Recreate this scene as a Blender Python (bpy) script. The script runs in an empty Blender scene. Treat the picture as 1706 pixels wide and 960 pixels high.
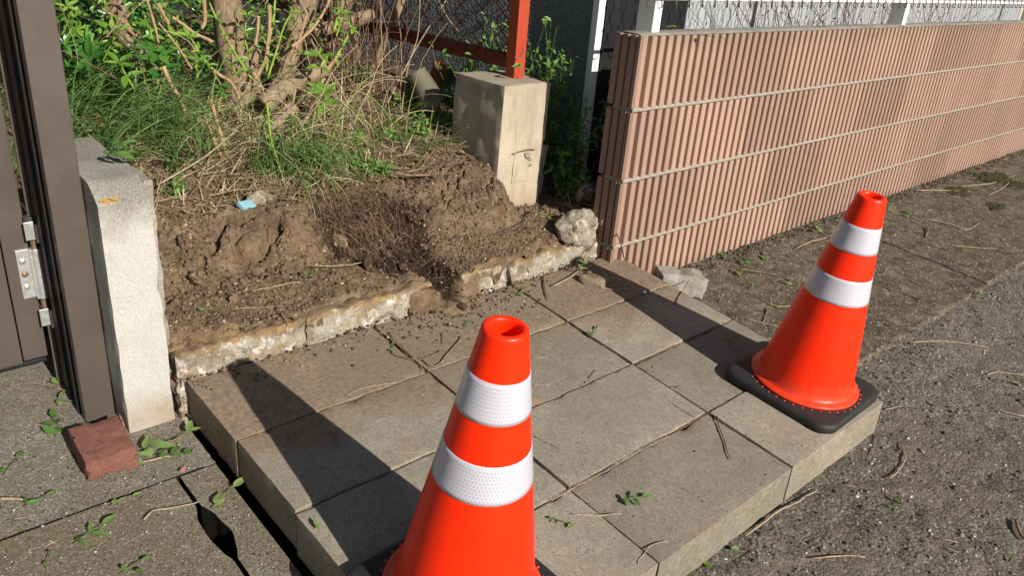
import bpy, bmesh, math, random
import numpy as np
from mathutils import Vector, Matrix, Quaternion, noise

random.seed(7)
rng = np.random.default_rng(11)
scene = bpy.context.scene
COL = scene.collection

# ------------------------------------------------------------------ camera
cam = bpy.data.cameras.new('camera'); cam_o = bpy.data.objects.new('camera', cam); COL.objects.link(cam_o)
cam.sensor_width = 36.0; cam.lens = 28.066; cam.clip_start = .02; cam.clip_end = 500
_m = ((0.735907, 0.223903, -0.638991), (-0.672583, 0.350363, -0.651827), (0.077933, 0.909458, 0.408428))
_mw = Matrix(_m).to_4x4(); _mw.translation = (-2.3966, -1.8816, 1.4430)
cam_o.matrix_world = _mw
scene.camera = cam_o

# ------------------------------------------------------------------ light
SUN_DIR = Vector((-0.006, .8775, -.4795)).normalized()          # the way the light travels
ELEV = math.asin(-SUN_DIR.z)
world = bpy.data.worlds.new('World'); scene.world = world; world.use_nodes = True
wn = world.node_tree
sky = wn.nodes.new('ShaderNodeTexSky'); sky.sky_type = 'NISHITA'; sky.sun_disc = False
sky.sun_elevation = ELEV; sky.sun_rotation = math.pi
bg = wn.nodes['Background']; bg.inputs['Strength'].default_value = .05
wn.links.new(sky.outputs[0], bg.inputs['Color'])
sl = bpy.data.lights.new('sun', 'SUN'); sl.energy = 5.0; sl.angle = math.radians(.5); sl.color = (1.0, .95, .87)
so = bpy.data.objects.new('sun', sl); COL.objects.link(so)
so.rotation_euler = SUN_DIR.to_track_quat('-Z', 'Y').to_euler()
scene.view_settings.view_transform = 'Standard'; scene.view_settings.look = 'None'
scene.view_settings.exposure = 0.45; scene.view_settings.gamma = 1.0
scene.view_settings.use_curve_mapping = False

# ------------------------------------------------------------------ shared height functions (metres)
def _h(i, j, s):
    n = np.sin(i*127.1 + j*311.7 + s*74.7)*43758.5453
    return n - np.floor(n)
def vnoise(x, y, s=0):
    x = np.asarray(x, float); y = np.asarray(y, float)
    i = np.floor(x); j = np.floor(y); u = x-i; v = y-j
    u = u*u*(3-2*u); v = v*v*(3-2*v)
    return ((_h(i,j,s)*(1-u)+_h(i+1,j,s)*u)*(1-v) + (_h(i,j+1,s)*(1-u)+_h(i+1,j+1,s)*u)*v)*2-1
def fbm(x, y, s=0, o=4):
    r = 0; a = 1.0; f = 1.0
    for k in range(o):
        r = r + a*vnoise(x*f, y*f, s+k*13); a *= .5; f *= 2.07
    return r
def sstep(a, b, t):
    t = np.clip((t-a)/(b-a), 0, 1); return t*t*(3-2*t)
CRACKS = [((-1.42,.50),(-1.36,.56),(-1.33,.53),(-1.22,.545),(-1.20,.47),(-1.26,.42),(-1.33,.40)),
          ((-1.15,.70),(-1.13,.60),(-1.05,.56),(-1.04,.50)), ((-1.36,.56),(-1.46,.44),(-1.52,.40))]
def crackdist(x, y):
    d = np.full(np.shape(x), 9.0)
    wx = x+.012*vnoise(x*40, y*40, 91); wy = y+.012*vnoise(x*40, y*40, 92)
    for c in CRACKS:
        for (ax, ay), (bx, by) in zip(c[:-1], c[1:]):
            t = np.clip(((wx-ax)*(bx-ax)+(wy-ay)*(by-ay))/((bx-ax)**2+(by-ay)**2), 0, 1)
            d = np.minimum(d, np.hypot(wx-ax-t*(bx-ax), wy-ay-t*(by-ay)))
    return d
def soil_base(x, y):
    x = np.asarray(x, float); y = np.asarray(y, float)
    X = [-1.9,-1.6,-1.1,-.95,-.8,-.62,-.45,-.28,.3]
    w = .03*vnoise(x*5, x*0, 5)+.010*vnoise(x*19, x*0, 6)
    y0 = np.interp(x, X, [.38,.38,.36,.37,.38,.34,.28,.28,.28])+w
    y1 = np.interp(x, X, [.62,.60,.55,.51,.50,.50,.50,.46,.46])+w
    zt = np.interp(x, X, [.50,.50,.50,.51,.51,.51,.52,.55,.55])
    t = np.clip((y-y0)/(y1-y0), 0, 1)
    t = np.where(t < .25, t*1.9, .475+(t-.25)*.7)
    lo = .336+.03*sstep(.12,.3,y)
    top = zt+.13*np.clip(y-y1, 0, 1.0)
    z = lo+(top-lo)*t
    k = 1-sstep(-.27,-.19,x)
    k = np.maximum(k, sstep(1.0,1.7,y))
    z = lo+.06*sstep(.5,1.2,y)+(z-lo-.06*sstep(.5,1.2,y))*k
    # dug pit that opens through the gap of the kerb
    z = z-.050*np.exp(-((x+.80)/.12)**2)*(1-sstep(.30,.40,y))
    # front rim drops behind and over the kerb
    z = z-.14*(1-sstep(.060,.120,y+.042*vnoise(x*7,x*0+2,3)+.012*vnoise(x*31,x*0+2,4)))
    # spill through the kerb gap on to the paving
    sp = np.exp(-((x+.79)/.14)**2)*(1-sstep(.16,.34,y))
    zs = .296-.42*np.clip(.15-y,0,1)
    z = np.maximum(z, np.where(sp>.03, zs-.13*(1-sp)**1.3, -1))
    return z
def soil(x, y):
    x = np.asarray(x, float); y = np.asarray(y, float)
    z = soil_base(x, y)
    smooth = np.exp(-((x+1.22)/.22)**4-((y-.49)/.12)**4)
    scr = np.exp(-((x+.47)/.16)**4-((y-.40)/.09)**4)
    rough = (1-.88*smooth)*(1-.75*scr)*(.55+.45*sstep(.26,.36,y))
    face = sstep(.24,.34,y)*(1-sstep(.60,.75,y))
    z = z + rough*((.011+.004*face)*fbm(x*14,y*14,1,3)+(.007+.007*face)*np.abs(fbm(x*46,y*46,7,3))-.013*face*(1-np.abs(fbm(x*9,y*7,51,2)))**3)
    z = z + .007*fbm(x*5,y*5,21,2)
    z = z - .045*np.exp(-(crackdist(x,y)/.009)**2)*sstep(.3,.36,y)
    wx = x+.02*vnoise(x*22,y*22,61); wy = y+.02*vnoise(x*22,y*22,62)
    pk = sstep(-.1,.3,vnoise(x*4.5,y*4.5,71))*sstep(.30,.38,y)*(1-sstep(.58,.7,y))
    z = z - pk*.022*np.exp(-(plates(wx,wy)/.09)**2)
    # broken ledge under the smooth face
    z = z + .02*smooth
    return z
def plates(x, y, f=11.0):
    X = x*f; Y = y*f*1.3; i0 = np.floor(X); j0 = np.floor(Y)
    a = np.full(np.shape(X), 9.0); b = a.copy()
    for di in (-1,0,1):
        for dj in (-1,0,1):
            i = i0+di; j = j0+dj
            d = np.hypot(i+.15+.7*_h(i,j,5)-X, j+.15+.7*_h(i,j,6)-Y)
            b = np.minimum(b, np.maximum(a, d)); a = np.minimum(a, d)
    return b-a
def ground(x, y):
    y = np.asarray(y, float)
    return np.where(y > -1.129, .085*(y+1.129), .02*(y+1.129))+0*np.asarray(x, float)
def slabtop(y): return .13+.0923*(y+1.129)


# ------------------------------------------------------------------ helpers
def tag(o, label=None, cat=None, group=None, kind=None):
    if label: o['label'] = label
    if cat: o['category'] = cat
    if group: o['group'] = group
    if kind: o['kind'] = kind
    return o
def empty(name, loc=(0,0,0), label=None, cat=None, group=None, rot=None):
    o = bpy.data.objects.new(name, None); COL.objects.link(o); o.location = loc
    o.empty_display_size = .1
    if rot is not None: o.rotation_euler = rot
    return tag(o, label, cat, group)
def link(name, me, mat=None, parent=None, loc=None, rot=None, scale=None):
    o = bpy.data.objects.new(name, me); COL.objects.link(o)
    if mat is not None and len(me.materials) == 0: me.materials.append(mat)
    if parent is not None: o.parent = parent
    if loc is not None: o.location = loc
    if rot is not None: o.rotation_euler = rot
    if scale is not None: o.scale = scale
    return o
def npmesh(name, V, F, smooth=False, attr=None):
    """V (n,3), F (m,k) arrays of one face size"""
    V = np.asarray(V, np.float32); F = np.asarray(F, np.int32)
    me = bpy.data.meshes.new(name); n, k = F.shape
    me.vertices.add(len(V)); me.vertices.foreach_set('co', V.ravel())
    me.loops.add(n*k); me.loops.foreach_set('vertex_index', F.ravel())
    me.polygons.add(n); me.polygons.foreach_set('loop_start', np.arange(0, n*k, k, dtype=np.int32))
    if smooth: me.polygons.foreach_set('use_smooth', np.ones(n, bool))
    me.update(calc_edges=True); me.validate()
    if attr is not None:
        a = me.attributes.new('rnd', 'FLOAT', 'POINT'); a.data.foreach_set('value', np.asarray(attr, np.float32))
    return me
def pymesh(name, V, F, smooth=False):
    me = bpy.data.meshes.new(name); me.from_pydata([tuple(v) for v in V], [], F); me.update()
    if smooth:
        for p in me.polygons: p.use_smooth = True
    return me
def bm_mesh(name, bm, smooth=False):
    me = bpy.data.meshes.new(name); bm.normal_update(); bm.to_mesh(me); bm.free()
    if smooth:
        for p in me.polygons: p.use_smooth = True
    return me
def box_bm(x0,x1,y0,y1,z0,z1,bev=0,seg=2):
    bm = bmesh.new(); bmesh.ops.create_cube(bm, size=1)
    for v in bm.verts: v.co = Vector((x0+(v.co.x+.5)*(x1-x0), y0+(v.co.y+.5)*(y1-y0), z0+(v.co.z+.5)*(z1-z0)))
    if bev: bmesh.ops.bevel(bm, geom=bm.edges[:], offset=bev, segments=seg, affect='EDGES', profile=.6)
    return bm
def box(name, x0,x1,y0,y1,z0,z1, mat, parent=None, bev=0, seg=2):
    return link(name, bm_mesh(name, box_bm(x0,x1,y0,y1,z0,z1,bev,seg)), mat, parent)
def rough_bm(x0,x1,y0,y1,z0,z1,res,amp,freq,rnd=.01,seed=0.0,amp2=0,freq2=60,fn=None):
    """a box cut in cells of about res with rounded, worn, uneven faces"""
    n = [max(1,int(round((b-a)/res))) for a,b in ((x0,x1),(y0,y1),(z0,z1))]
    ax = [np.linspace(a,b,k+1) for (a,b),k in zip(((x0,x1),(y0,y1),(z0,z1)),n)]
    bm = bmesh.new(); idx = {}
    def vert(i,j,k):
        q=(i,j,k)
        if q not in idx: idx[q]=bm.verts.new((ax[0][i],ax[1][j],ax[2][k]))
        return idx[q]
    for k in (0,n[2]):
        for i in range(n[0]):
            for j in range(n[1]):
                f=[vert(i,j,k),vert(i+1,j,k),vert(i+1,j+1,k),vert(i,j+1,k)]; bm.faces.new(f if k else f[::-1])
    for j in (0,n[1]):
        for i in range(n[0]):
            for k in range(n[2]):
                f=[vert(i,j,k),vert(i+1,j,k),vert(i+1,j,k+1),vert(i,j,k+1)]; bm.faces.new(f if not j else f[::-1])
    for i in (0,n[0]):
        for j in range(n[1]):
            for k in range(n[2]):
                f=[vert(i,j,k),vert(i,j+1,k),vert(i,j+1,k+1),vert(i,j,k+1)]; bm.faces.new(f[::-1] if not i else f)
    bm.normal_update()
    for v in bm.verts:
        p=v.co.copy(); out=v.normal.copy()
        ds=sorted((min(p[a]-lo,hi-p[a]) for a,(lo,hi) in enumerate(((x0,x1),(y0,y1),(z0,z1)))))
        edge=max(0.0,1-ds[1]/max(rnd,1e-6))
        q=Vector((p.x*freq+seed,p.y*freq+seed*1.7,p.z*freq))
        d=amp*noise.fractal(q,1.0,2.0,3)
        if amp2: d+=amp2*noise.fractal(p*freq2+Vector((seed,0,0)),1.0,2.0,2)
        chip=max(0,noise.noise(p*freq*2.3+Vector((seed*3,5,1))))
        v.co=p+out*(d-edge*rnd*(.22+2.2*chip*chip))
        if fn: v.co=Vector(fn(v.co))
    return bm
def rough(name,*a,mat=None,parent=None,smooth=True,**k):
    me=bm_mesh(name,rough_bm(*a,**k),smooth)
    if smooth: me.set_sharp_from_angle(angle=math.radians(32))
    return link(name,me,mat,parent)
def rock_mesh(name,seed,sx,sy,sz,sub=3,amp=.28,freq=1.3,fine=.05):
    bm=bmesh.new(); bmesh.ops.create_icosphere(bm,subdivisions=sub,radius=1)
    for v in bm.verts:
        p=v.co.copy(); n1=noise.fractal(p*freq+Vector((seed*7.1,seed*3.3,0)),1.0,2.0,3)
        cut=noise.cell(p*1.6+Vector((seed,seed,seed)))*.12
        p*=1+amp*n1+cut*.5+fine*noise.noise(p*9+Vector((seed,0,0)))
        v.co=Vector((p.x*sx,p.y*sy,p.z*sz))
    return bm_mesh(name,bm,sub<3 and False)
def tube_data(pts,rad,n=8,caps=True,wob=0,seed=0):
    pts=[Vector(p) for p in pts]; V=[];F=[]
    R=[rad]*len(pts) if not hasattr(rad,'__len__') else list(np.interp(np.linspace(0,1,len(pts)),np.linspace(0,1,len(rad)),rad))
    up=None
    for i,p in enumerate(pts):
        t=(pts[min(i+1,len(pts)-1)]-pts[max(i-1,0)]).normalized()
        if up is None:
            up=Vector((0,0,1)) if abs(t.z)<.9 else Vector((1,0,0))
        a=(up-t*up.dot(t)).normalized(); b=t.cross(a); up=a
        for k in range(n):
            th=2*math.pi*k/n
            r=R[i]*(1+wob*noise.noise(Vector((math.cos(th)*1.3+seed,math.sin(th)*1.3,i*.55))))
            V.append(p+(a*math.cos(th)+b*math.sin(th))*r)
    m=len(pts)
    for i in range(m-1):
        for k in range(n):
            F.append((i*n+k,i*n+(k+1)%n,(i+1)*n+(k+1)%n,(i+1)*n+k))
    if caps: F.append(tuple(range(n))[::-1]); F.append(tuple((m-1)*n+k for k in range(n)))
    return V,F
def spline(pts,sub=4):
    P=[Vector(p) for p in pts]
    if len(P)<3 or sub<2: 
        return P if len(P)>=3 else [P[0].lerp(P[-1],i/sub) for i in range(sub+1)]
    out=[]
    for i in range(len(P)-1):
        p0=P[max(i-1,0)];p1=P[i];p2=P[i+1];p3=P[min(i+2,len(P)-1)]
        for k in range(sub):
            t=k/sub
            out.append(.5*((2*p1)+(p2-p0)*t+(2*p0-5*p1+4*p2-p3)*t*t+(3*p1-p0-3*p2+p3)*t**3))
    out.append(P[-1]); return out
def tube(name,pts,rad,mat,parent=None,n=8,sub=4,wob=0,seed=0,smooth=True):
    V,F=tube_data(spline(pts,sub),rad,n,True,wob,seed)
    return link(name,pymesh(name,V,F,smooth),mat,parent)
def join_data(parts):
    V=[];F=[]
    for v,f in parts:
        o=len(V); V+=list(v); F+=[tuple(i+o for i in q) for q in f]
    return V,F
def scatter(name,tv,tf,pos,rotm,scl,attr=None,smooth=False):
    """one mesh of many transformed copies of a small template"""
    tv=np.asarray(tv,float); tf=np.asarray(tf,int); n=len(pos)
    scl=np.asarray(scl,float)
    if scl.ndim==1: scl=scl[:,None]*np.ones(3)
    V=np.einsum('nij,nkj->nki',rotm,tv[None]*scl[:,None,:])+np.asarray(pos)[:,None,:]
    F=(tf[None]+(np.arange(n)*len(tv))[:,None,None]).reshape(-1,tf.shape[1])
    a=None if attr is None else np.repeat(attr,len(tv))
    return npmesh(name,V.reshape(-1,3),F,smooth,a)
def rand_rot(n,tilt=math.pi,yaw=None):
    """random yaw, then a tilt of at most `tilt` about a random level axis"""
    yaw=rng.uniform(0,2*math.pi,n) if yaw is None else yaw
    t=rng.uniform(-tilt,tilt,n); r=rng.uniform(-tilt,tilt,n)
    cy,sy=np.cos(yaw),np.sin(yaw); ct,st=np.cos(t),np.sin(t); cr,sr=np.cos(r),np.sin(r)
    Rz=np.zeros((n,3,3));Rz[:,0,0]=cy;Rz[:,0,1]=-sy;Rz[:,1,0]=sy;Rz[:,1,1]=cy;Rz[:,2,2]=1
    Ry=np.zeros((n,3,3));Ry[:,0,0]=ct;Ry[:,0,2]=st;Ry[:,2,0]=-st;Ry[:,2,2]=ct;Ry[:,1,1]=1
    Rx=np.zeros((n,3,3));Rx[:,1,1]=cr;Rx[:,1,2]=-sr;Rx[:,2,1]=sr;Rx[:,2,2]=cr;Rx[:,0,0]=1
    return Rz@Ry@Rx
def blades(name,root,yaw,elev,length,width,droop,seg=5,attr=None):
    """grass blades / straws as tapered, curved ribbons with a fold"""
    n=len(root); root=np.asarray(root,float)
    h=np.stack([np.cos(yaw),np.sin(yaw),np.zeros(n)],1); side=np.stack([-np.sin(yaw),np.cos(yaw),np.zeros(n)],1)
    V=np.zeros((n,seg+1,2,3)); p=root.copy(); e=elev.copy()
    for k in range(seg+1):
        t=k/seg; w=width*(1-t**1.6)*(.55+.45*min(1,t*5))
        w=np.maximum(w,.0004)
        V[:,k,0]=p-side*w[:,None]*.5; V[:,k,1]=p+side*w[:,None]*.5; V[:,k,1,2]+=w*.35
        step=(length/seg)[:,None]
        p=p+step*(h*np.cos(e)[:,None]+np.array([0,0,1])*np.sin(e)[:,None]); e=e-droop/seg
    F=[]
    for k in range(seg): F.append((2*k,2*k+1,2*k+3,2*k+2))
    F=np.array(F); m=(seg+1)*2
    FF=(F[None]+(np.arange(n)*m)[:,None,None]).reshape(-1,4)
    return npmesh(name,V.reshape(-1,3),FF,True,None if attr is None else np.repeat(attr,m))

# ------------------------------------------------------------------ materials
class NT:
    def __init__(s,name):
        s.m=bpy.data.materials.new(name); s.m.use_nodes=True; s.t=s.m.node_tree
        s.b=s.t.nodes['Principled BSDF']; s.out=s.t.nodes['Material Output']; s._p=None
    def n(s,t,**k):
        x=s.t.nodes.new('ShaderNode'+t)
        for a,b in k.items(): setattr(x,a,b)
        return x
    def L(s,a,b): s.t.links.new(a,b)
    def put(s,sock,v):
        if hasattr(v,'is_output'): s.L(v,sock)
        elif isinstance(v,(tuple,list)) and len(v)==3 and sock.type=='RGBA': sock.default_value=(*v,1)
        else: sock.default_value=v
    def pos(s):
        if s._p is None: s._p=s.n('NewGeometry').outputs['Position']
        return s._p
    def mapv(s,v,scale=(1,1,1),loc=(0,0,0),rot=(0,0,0)):
        x=s.n('Mapping'); s.L(v,x.inputs[0]); x.inputs['Scale'].default_value=scale; x.inputs['Location'].default_value=loc; x.inputs['Rotation'].default_value=rot
        return x.outputs[0]
    def noise(s,scale,detail=4,rough=.55,v=None,dist=0):
        x=s.n('TexNoise'); s.L(v or s.pos(),x.inputs['Vector']); x.inputs['Scale'].default_value=scale
        x.inputs['Detail'].default_value=detail; x.inputs['Roughness'].default_value=rough; x.inputs['Distortion'].default_value=dist
        return x.outputs['Fac']
    def voro(s,scale,v=None,feature='F1',out='Distance',rand=1):
        x=s.n('TexVoronoi',feature=feature); s.L(v or s.pos(),x.inputs['Vector']); x.inputs['Scale'].default_value=scale; x.inputs['Randomness'].default_value=rand
        return x.outputs[out]
    def ramp(s,f,stops,interp='LINEAR'):
        x=s.n('ValToRGB'); s.L(f,x.inputs[0]); r=x.color_ramp; r.interpolation=interp
        while len(r.elements)<len(stops): r.elements.new(.5)
        for e,(p,c) in zip(r.elements,stops): e.position=p; e.color=(c,c,c,1) if not hasattr(c,'__len__') else (*c,1)
        return x.outputs[0]
    def mix(s,f,a,b,mode='MIX'):
        x=s.n('Mix',data_type='RGBA',blend_type=mode); s.put(x.inputs[0],f); s.put(x.inputs[6],a); s.put(x.inputs[7],b); return x.outputs[2]
    def math(s,op,a,b=0.0,c=None,clamp=False):
        x=s.n('Math',operation=op,use_clamp=clamp); s.put(x.inputs[0],a); s.put(x.inputs[1],b)
        if c is not None: s.put(x.inputs[2],c)
        return x.outputs[0]
    def sep(s,v):
        x=s.n('SeparateXYZ'); s.L(v,x.inputs[0]); return x.outputs
    def rng(s,f,a,b,c,d):
        x=s.n('MapRange'); x.interpolation_type='SMOOTHSTEP'; s.L(f,x.inputs[0])
        for i,v in enumerate((a,b,c,d)): x.inputs[i+1].default_value=v
        return x.outputs[0]
    def rand(s): return s.n('ObjectInfo').outputs['Random']
    def attr(s,n='rnd'):
        x=s.n('Attribute'); x.attribute_name=n; return x.outputs['Fac']
    def bump(s,h,strength=.4,dist=.003,prev=None):
        x=s.n('Bump'); x.inputs['Strength'].default_value=strength; x.inputs['Distance'].default_value=dist
        s.L(h,x.inputs['Height'])
        if prev: s.L(prev,x.inputs['Normal'])
        return x.outputs[0]
    def done(s,col=None,rough=.8,spec=.3,bump=None,metal=0,**k):
        if col is not None: s.put(s.b.inputs['Base Color'],col)
        s.put(s.b.inputs['Roughness'],rough); s.b.inputs['Specular IOR Level'].default_value=spec
        s.b.inputs['Metallic'].default_value=metal
        if bump: s.L(bump,s.b.inputs['Normal'])
        for a,b in k.items(): s.put(s.b.inputs[a.replace('_',' ')],b)
        return s.m
MAT={}
def hsvj(t,col,fac,amt=.35):
    """brighten/darken a colour with a 0-1 value"""
    return t.mix(1.0,col,t.ramp(fac,[(0,1-amt),(1,1+amt)]),'MULTIPLY')

def m_asphalt():
    t=NT('asphalt'); a=t.noise(9,5,.6); b=t.voro(120,out='Color'); c=t.noise(2.2,4)
    g=t.n('RGBToBW'); t.L(b,g.inputs[0])
    sp=t.ramp(g.outputs[0],[(0,(.034,.029,.023)),(.45,(.098,.084,.066)),(.8,(.185,.163,.134)),(1,(.36,.33,.285))])
    col=t.mix(t.ramp(a,[(.35,0),(.7,.75)]),sp,(.125,.100,.072))
    col=hsvj(t,col,c,.45); dd=t.noise(1.7,6,.7,dist=.6); col=t.mix(t.ramp(dd,[(.50,0),(.66,.6)]),col,(.165,.135,.098))
    d=t.voro(120); f=t.noise(330,3)
    h=t.math('ADD',t.math('MULTIPLY',d,-1.0),t.math('MULTIPLY',f,.4))
    MAT['asphalt']=t.done(col,.82,.35,t.bump(h,.55,.005))
def m_chip():
    t=NT('road_chip'); r=t.attr()
    col=t.ramp(r,[(0,(.032,.027,.022)),(.35,(.085,.073,.058)),(.65,(.16,.14,.115)),(.9,(.28,.25,.21)),(1,(.50,.46,.40))])
    n=t.noise(260,3); col=hsvj(t,col,n,.4)
    MAT['chip']=t.done(col,.75,.35,t.bump(n,.5,.002))
def m_dirt(name,base,dark,lightc,scale=22,bs=.006,chips=True):
    t=NT(name); a=t.noise(scale,6,.65); b=t.noise(scale*9,4,.6); c=t.noise(2.6,4)
    col=t.ramp(a,[(.3,dark),(.52,base),(.75,lightc)])
    col=hsvj(t,col,b,.5); col=hsvj(t,col,c,.3)
    if chips:
        v=t.voro(140,out='Color'); g=t.n('RGBToBW'); t.L(v,g.inputs[0])
        col=t.mix(t.ramp(g.outputs[0],[(.80,0),(.86,.8)]),col,tuple(min(1,x*2.1) for x in lightc))
    h=t.math('ADD',a,t.math('MULTIPLY',b,.45))
    MAT[name]=t.done(col,.95,.15,t.bump(h,.8,bs))
def m_slab():
    t=NT('paving_concrete'); p=t.pos(); fine=t.noise(230,3,.75); med=t.noise(60,5,.65); big=t.noise(4.5,5,.6); r=t.rand()
    col=t.ramp(fine,[(.28,(.130,.108,.080)),(.5,(.285,.246,.190)),(.75,(.41,.362,.288))])
    col=t.mix(t.ramp(med,[(.35,.45),(.6,0)]),col,(.15,.134,.108))
    col=hsvj(t,col,r,.18); col=hsvj(t,col,big,.32)
    # pale worn scuffs
    sc=t.noise(7,6,.7,dist=.8); col=t.mix(t.ramp(sc,[(.62,0),(.72,.35)]),col,(.36,.34,.30))
    # earth trodden and washed over the paving next to the broken kerb
    y=t.sep(p)[1]; d1=t.noise(5.5,6,.68,dist=.4)
    k=t.math('ADD',t.math('MULTIPLY',t.rng(y,-.62,-.05,0,1),1.12),t.math('MULTIPLY',t.math('SUBTRACT',d1,.5),1.6),clamp=True)
    dn=t.noise(75,4)
    col=t.mix(t.ramp(k,[(.30,0),(.80,.88)]),col,t.ramp(dn,[(.3,(.125,.088,.056)),(.7,(.265,.192,.130))]))
    # orange-brown spots of clay
    sp=t.noise(6.3,2,.4,v=t.mapv(p,loc=(3.1,1.7,0)))
    col=t.mix(t.ramp(sp,[(.69,0),(.76,.7)]),col,(.30,.19,.10))
    dk=t.noise(130,2,.5); col=t.mix(t.ramp(dk,[(.66,0),(.72,.7)]),col,(.06,.05,.04))
    gn=t.noise(18,6,.7); gk=t.math('MULTIPLY',t.rng(y,-1.122,-1.134,0,1),t.ramp(gn,[(.25,.25),(.6,.85)]))
    col=t.mix(gk,col,t.ramp(t.noise(60,4),[(.3,(.085,.075,.045)),(.7,(.19,.165,.110))]))
    wz=t.noise(2.3,5,.6,dist=.5); col=t.mix(t.ramp(wz,[(.47,0),(.67,.45)]),col,(.160,.135,.100))
    h=t.math('ADD',fine,t.math('MULTIPLY',med,.8))
    MAT['slab']=t.done(col,.92,.2,t.bump(h,.3,.0012))
def m_concrete(name,light,dark,dirt,lichen=0,lichen_col=(.42,.23,.045),white=None,bs=.003,stain_s=7,dirtpos=(.48,.68)):
    t=NT(name); fine=t.noise(260,4,.65); med=t.noise(38,5,.6); big=t.noise(stain_s,6,.65,dist=.3)
    col=t.ramp(fine,[(.28,dark),(.55,light),(.8,tuple(min(1,x*1.2) for x in light))])
    col=hsvj(t,col,med,.3)
    col=t.mix(t.ramp(big,[(dirtpos[0],0),(dirtpos[1],.85)]),col,dirt)
    if white:
        w=t.noise(26,6,.7,v=t.mapv(t.pos(),loc=(5,2,1)),dist=.6); col=t.mix(t.ramp(w,[(.53,0),(.63,.85)]),col,white)
    if lichen:
        l=t.noise(30,6,.72,v=t.mapv(t.pos(),loc=(1,8,3)),dist=.7); col=t.mix(t.ramp(l,[(lichen,0),(lichen+.05,.85)]),col,t.ramp(fine,[(.3,tuple(x*.55 for x in lichen_col)),(.7,lichen_col)]))
    if name in ('driveway','drive_pad'):
        vc=t.voro(270,out='Color'); bw=t.n('RGBToBW'); t.L(vc,bw.inputs[0])
        col=t.mix(1.0,col,t.ramp(bw.outputs[0],[(.2,.68),(.5,1.0),(.8,1.28)]),'MULTIPLY')
        col=t.mix(t.ramp(bw.outputs[0],[(.86,0),(.90,.7)]),col,(.40,.37,.31))
    if name=='old_kerb':
        z=t.sep(t.pos())[2]; on=t.noise(24,6,.72,v=t.mapv(t.pos(),loc=(4,1,3)),dist=.6)
        k=t.math('ADD',t.rng(z,.285,.325,0,.22),on); col=t.mix(t.ramp(k,[(.60,0),(.68,.9)]),col,t.ramp(fine,[(.3,(.17,.105,.045)),(.7,(.36,.235,.10))]))
        dn=t.noise(12,5,.7); k=t.math('ADD',t.rng(z,.30,.335,0,.35),dn); col=t.mix(t.ramp(k,[(.66,0),(.8,.95)]),col,(.165,.112,.068))
    pit=t.voro(95); pits=t.ramp(pit,[(.06,0),(.12,1)])
    col=t.mix(1.0,col,t.ramp(pit,[(.05,.45),(.11,1)]),'MULTIPLY')
    h=t.math('ADD',t.math('ADD',fine,t.math('MULTIPLY',med,1.2)),t.math('MULTIPLY',pits,.25))
    MAT[name]=t.done(col,.93,.2,t.bump(h,.6,bs))
def m_block():
    t=NT('split_block'); p=t.pos(); fine=t.noise(520,3,.7); r=t.rand(); big=t.noise(3.2,6,.65,v=t.mapv(p,scale=(1,1,.35)))
    col=t.ramp(fine,[(.25,(.185,.112,.083)),(.5,(.325,.208,.158)),(.78,(.45,.315,.248))])
    col=hsvj(t,col,r,.15); col=hsvj(t,col,big,.25)
    st=t.noise(9,5,.7,v=t.mapv(p,scale=(1,1,.25),loc=(2,0,4)))
    col=t.mix(t.ramp(st,[(.60,0),(.74,.6)]),col,(.19,.135,.095))
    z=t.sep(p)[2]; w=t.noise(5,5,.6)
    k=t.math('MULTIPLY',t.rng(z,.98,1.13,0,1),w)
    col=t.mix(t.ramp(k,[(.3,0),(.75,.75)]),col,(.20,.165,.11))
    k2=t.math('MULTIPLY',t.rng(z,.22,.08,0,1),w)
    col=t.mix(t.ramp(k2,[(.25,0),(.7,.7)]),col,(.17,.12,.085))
    MAT['block']=t.done(col,.95,.12,t.bump(fine,.16,.0008))
def m_plain(name,col,rough=.5,spec=.4,metal=0,var=.12,vs=40,bs=0,**k):
    t=NT(name); a=t.noise(vs,4,.6); c=hsvj(t,t.mix(0.0,col,col),a,var)
    rr=t.ramp(a,[(.3,max(0,rough-.08)),(.7,min(1,rough+.1))])
    MAT[name]=t.done(c,rr,spec,t.bump(a,.25,bs) if bs else None,metal,**k)
def m_leaf(name,a,b,c,rough=.42,trans=.25):
    t=NT(name); r=t.attr(); n=t.noise(70,3); o=t.rand()
    f=t.math('FRACT',t.math('ADD',r,o))
    col=t.ramp(f,[(0,a),(.55,b),(1,c)]); col=hsvj(t,col,n,.25)
    t.done(col,rough,.45)
    tr=t.n('BsdfTranslucent'); t.L(t.mix(1.0,col,(1.3,1.35,.5),'MULTIPLY'),tr.inputs[0])
    mx=t.n('MixShader'); mx.inputs[0].default_value=trans
    t.L(t.b.outputs[0],mx.inputs[1]); t.L(tr.outputs[0],mx.inputs[2]); t.L(mx.outputs[0],t.out.inputs[0])
    MAT[name]=t.m
def m_bark(name,a,b,c,sz=.3):
    t=NT(name); v=t.mapv(t.pos(),scale=(1,1,sz)); n=t.noise(75,6,.7,v=v); f=t.noise(380,3,.6)
    col=t.ramp(n,[(.3,a),(.52,b),(.75,c)]); col=hsvj(t,col,f,.35)
    MAT[name]=t.done(col,.9,.15,t.bump(t.math('ADD',n,t.math('MULTIPLY',f,.4)),.8,.004))
def m_tube(name,stops,rough=.8):
    t=NT(name); r=t.attr(); n=t.noise(120,3); col=hsvj(t,t.ramp(r,stops),n,.3); MAT[name]=t.done(col,rough,.2)
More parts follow.
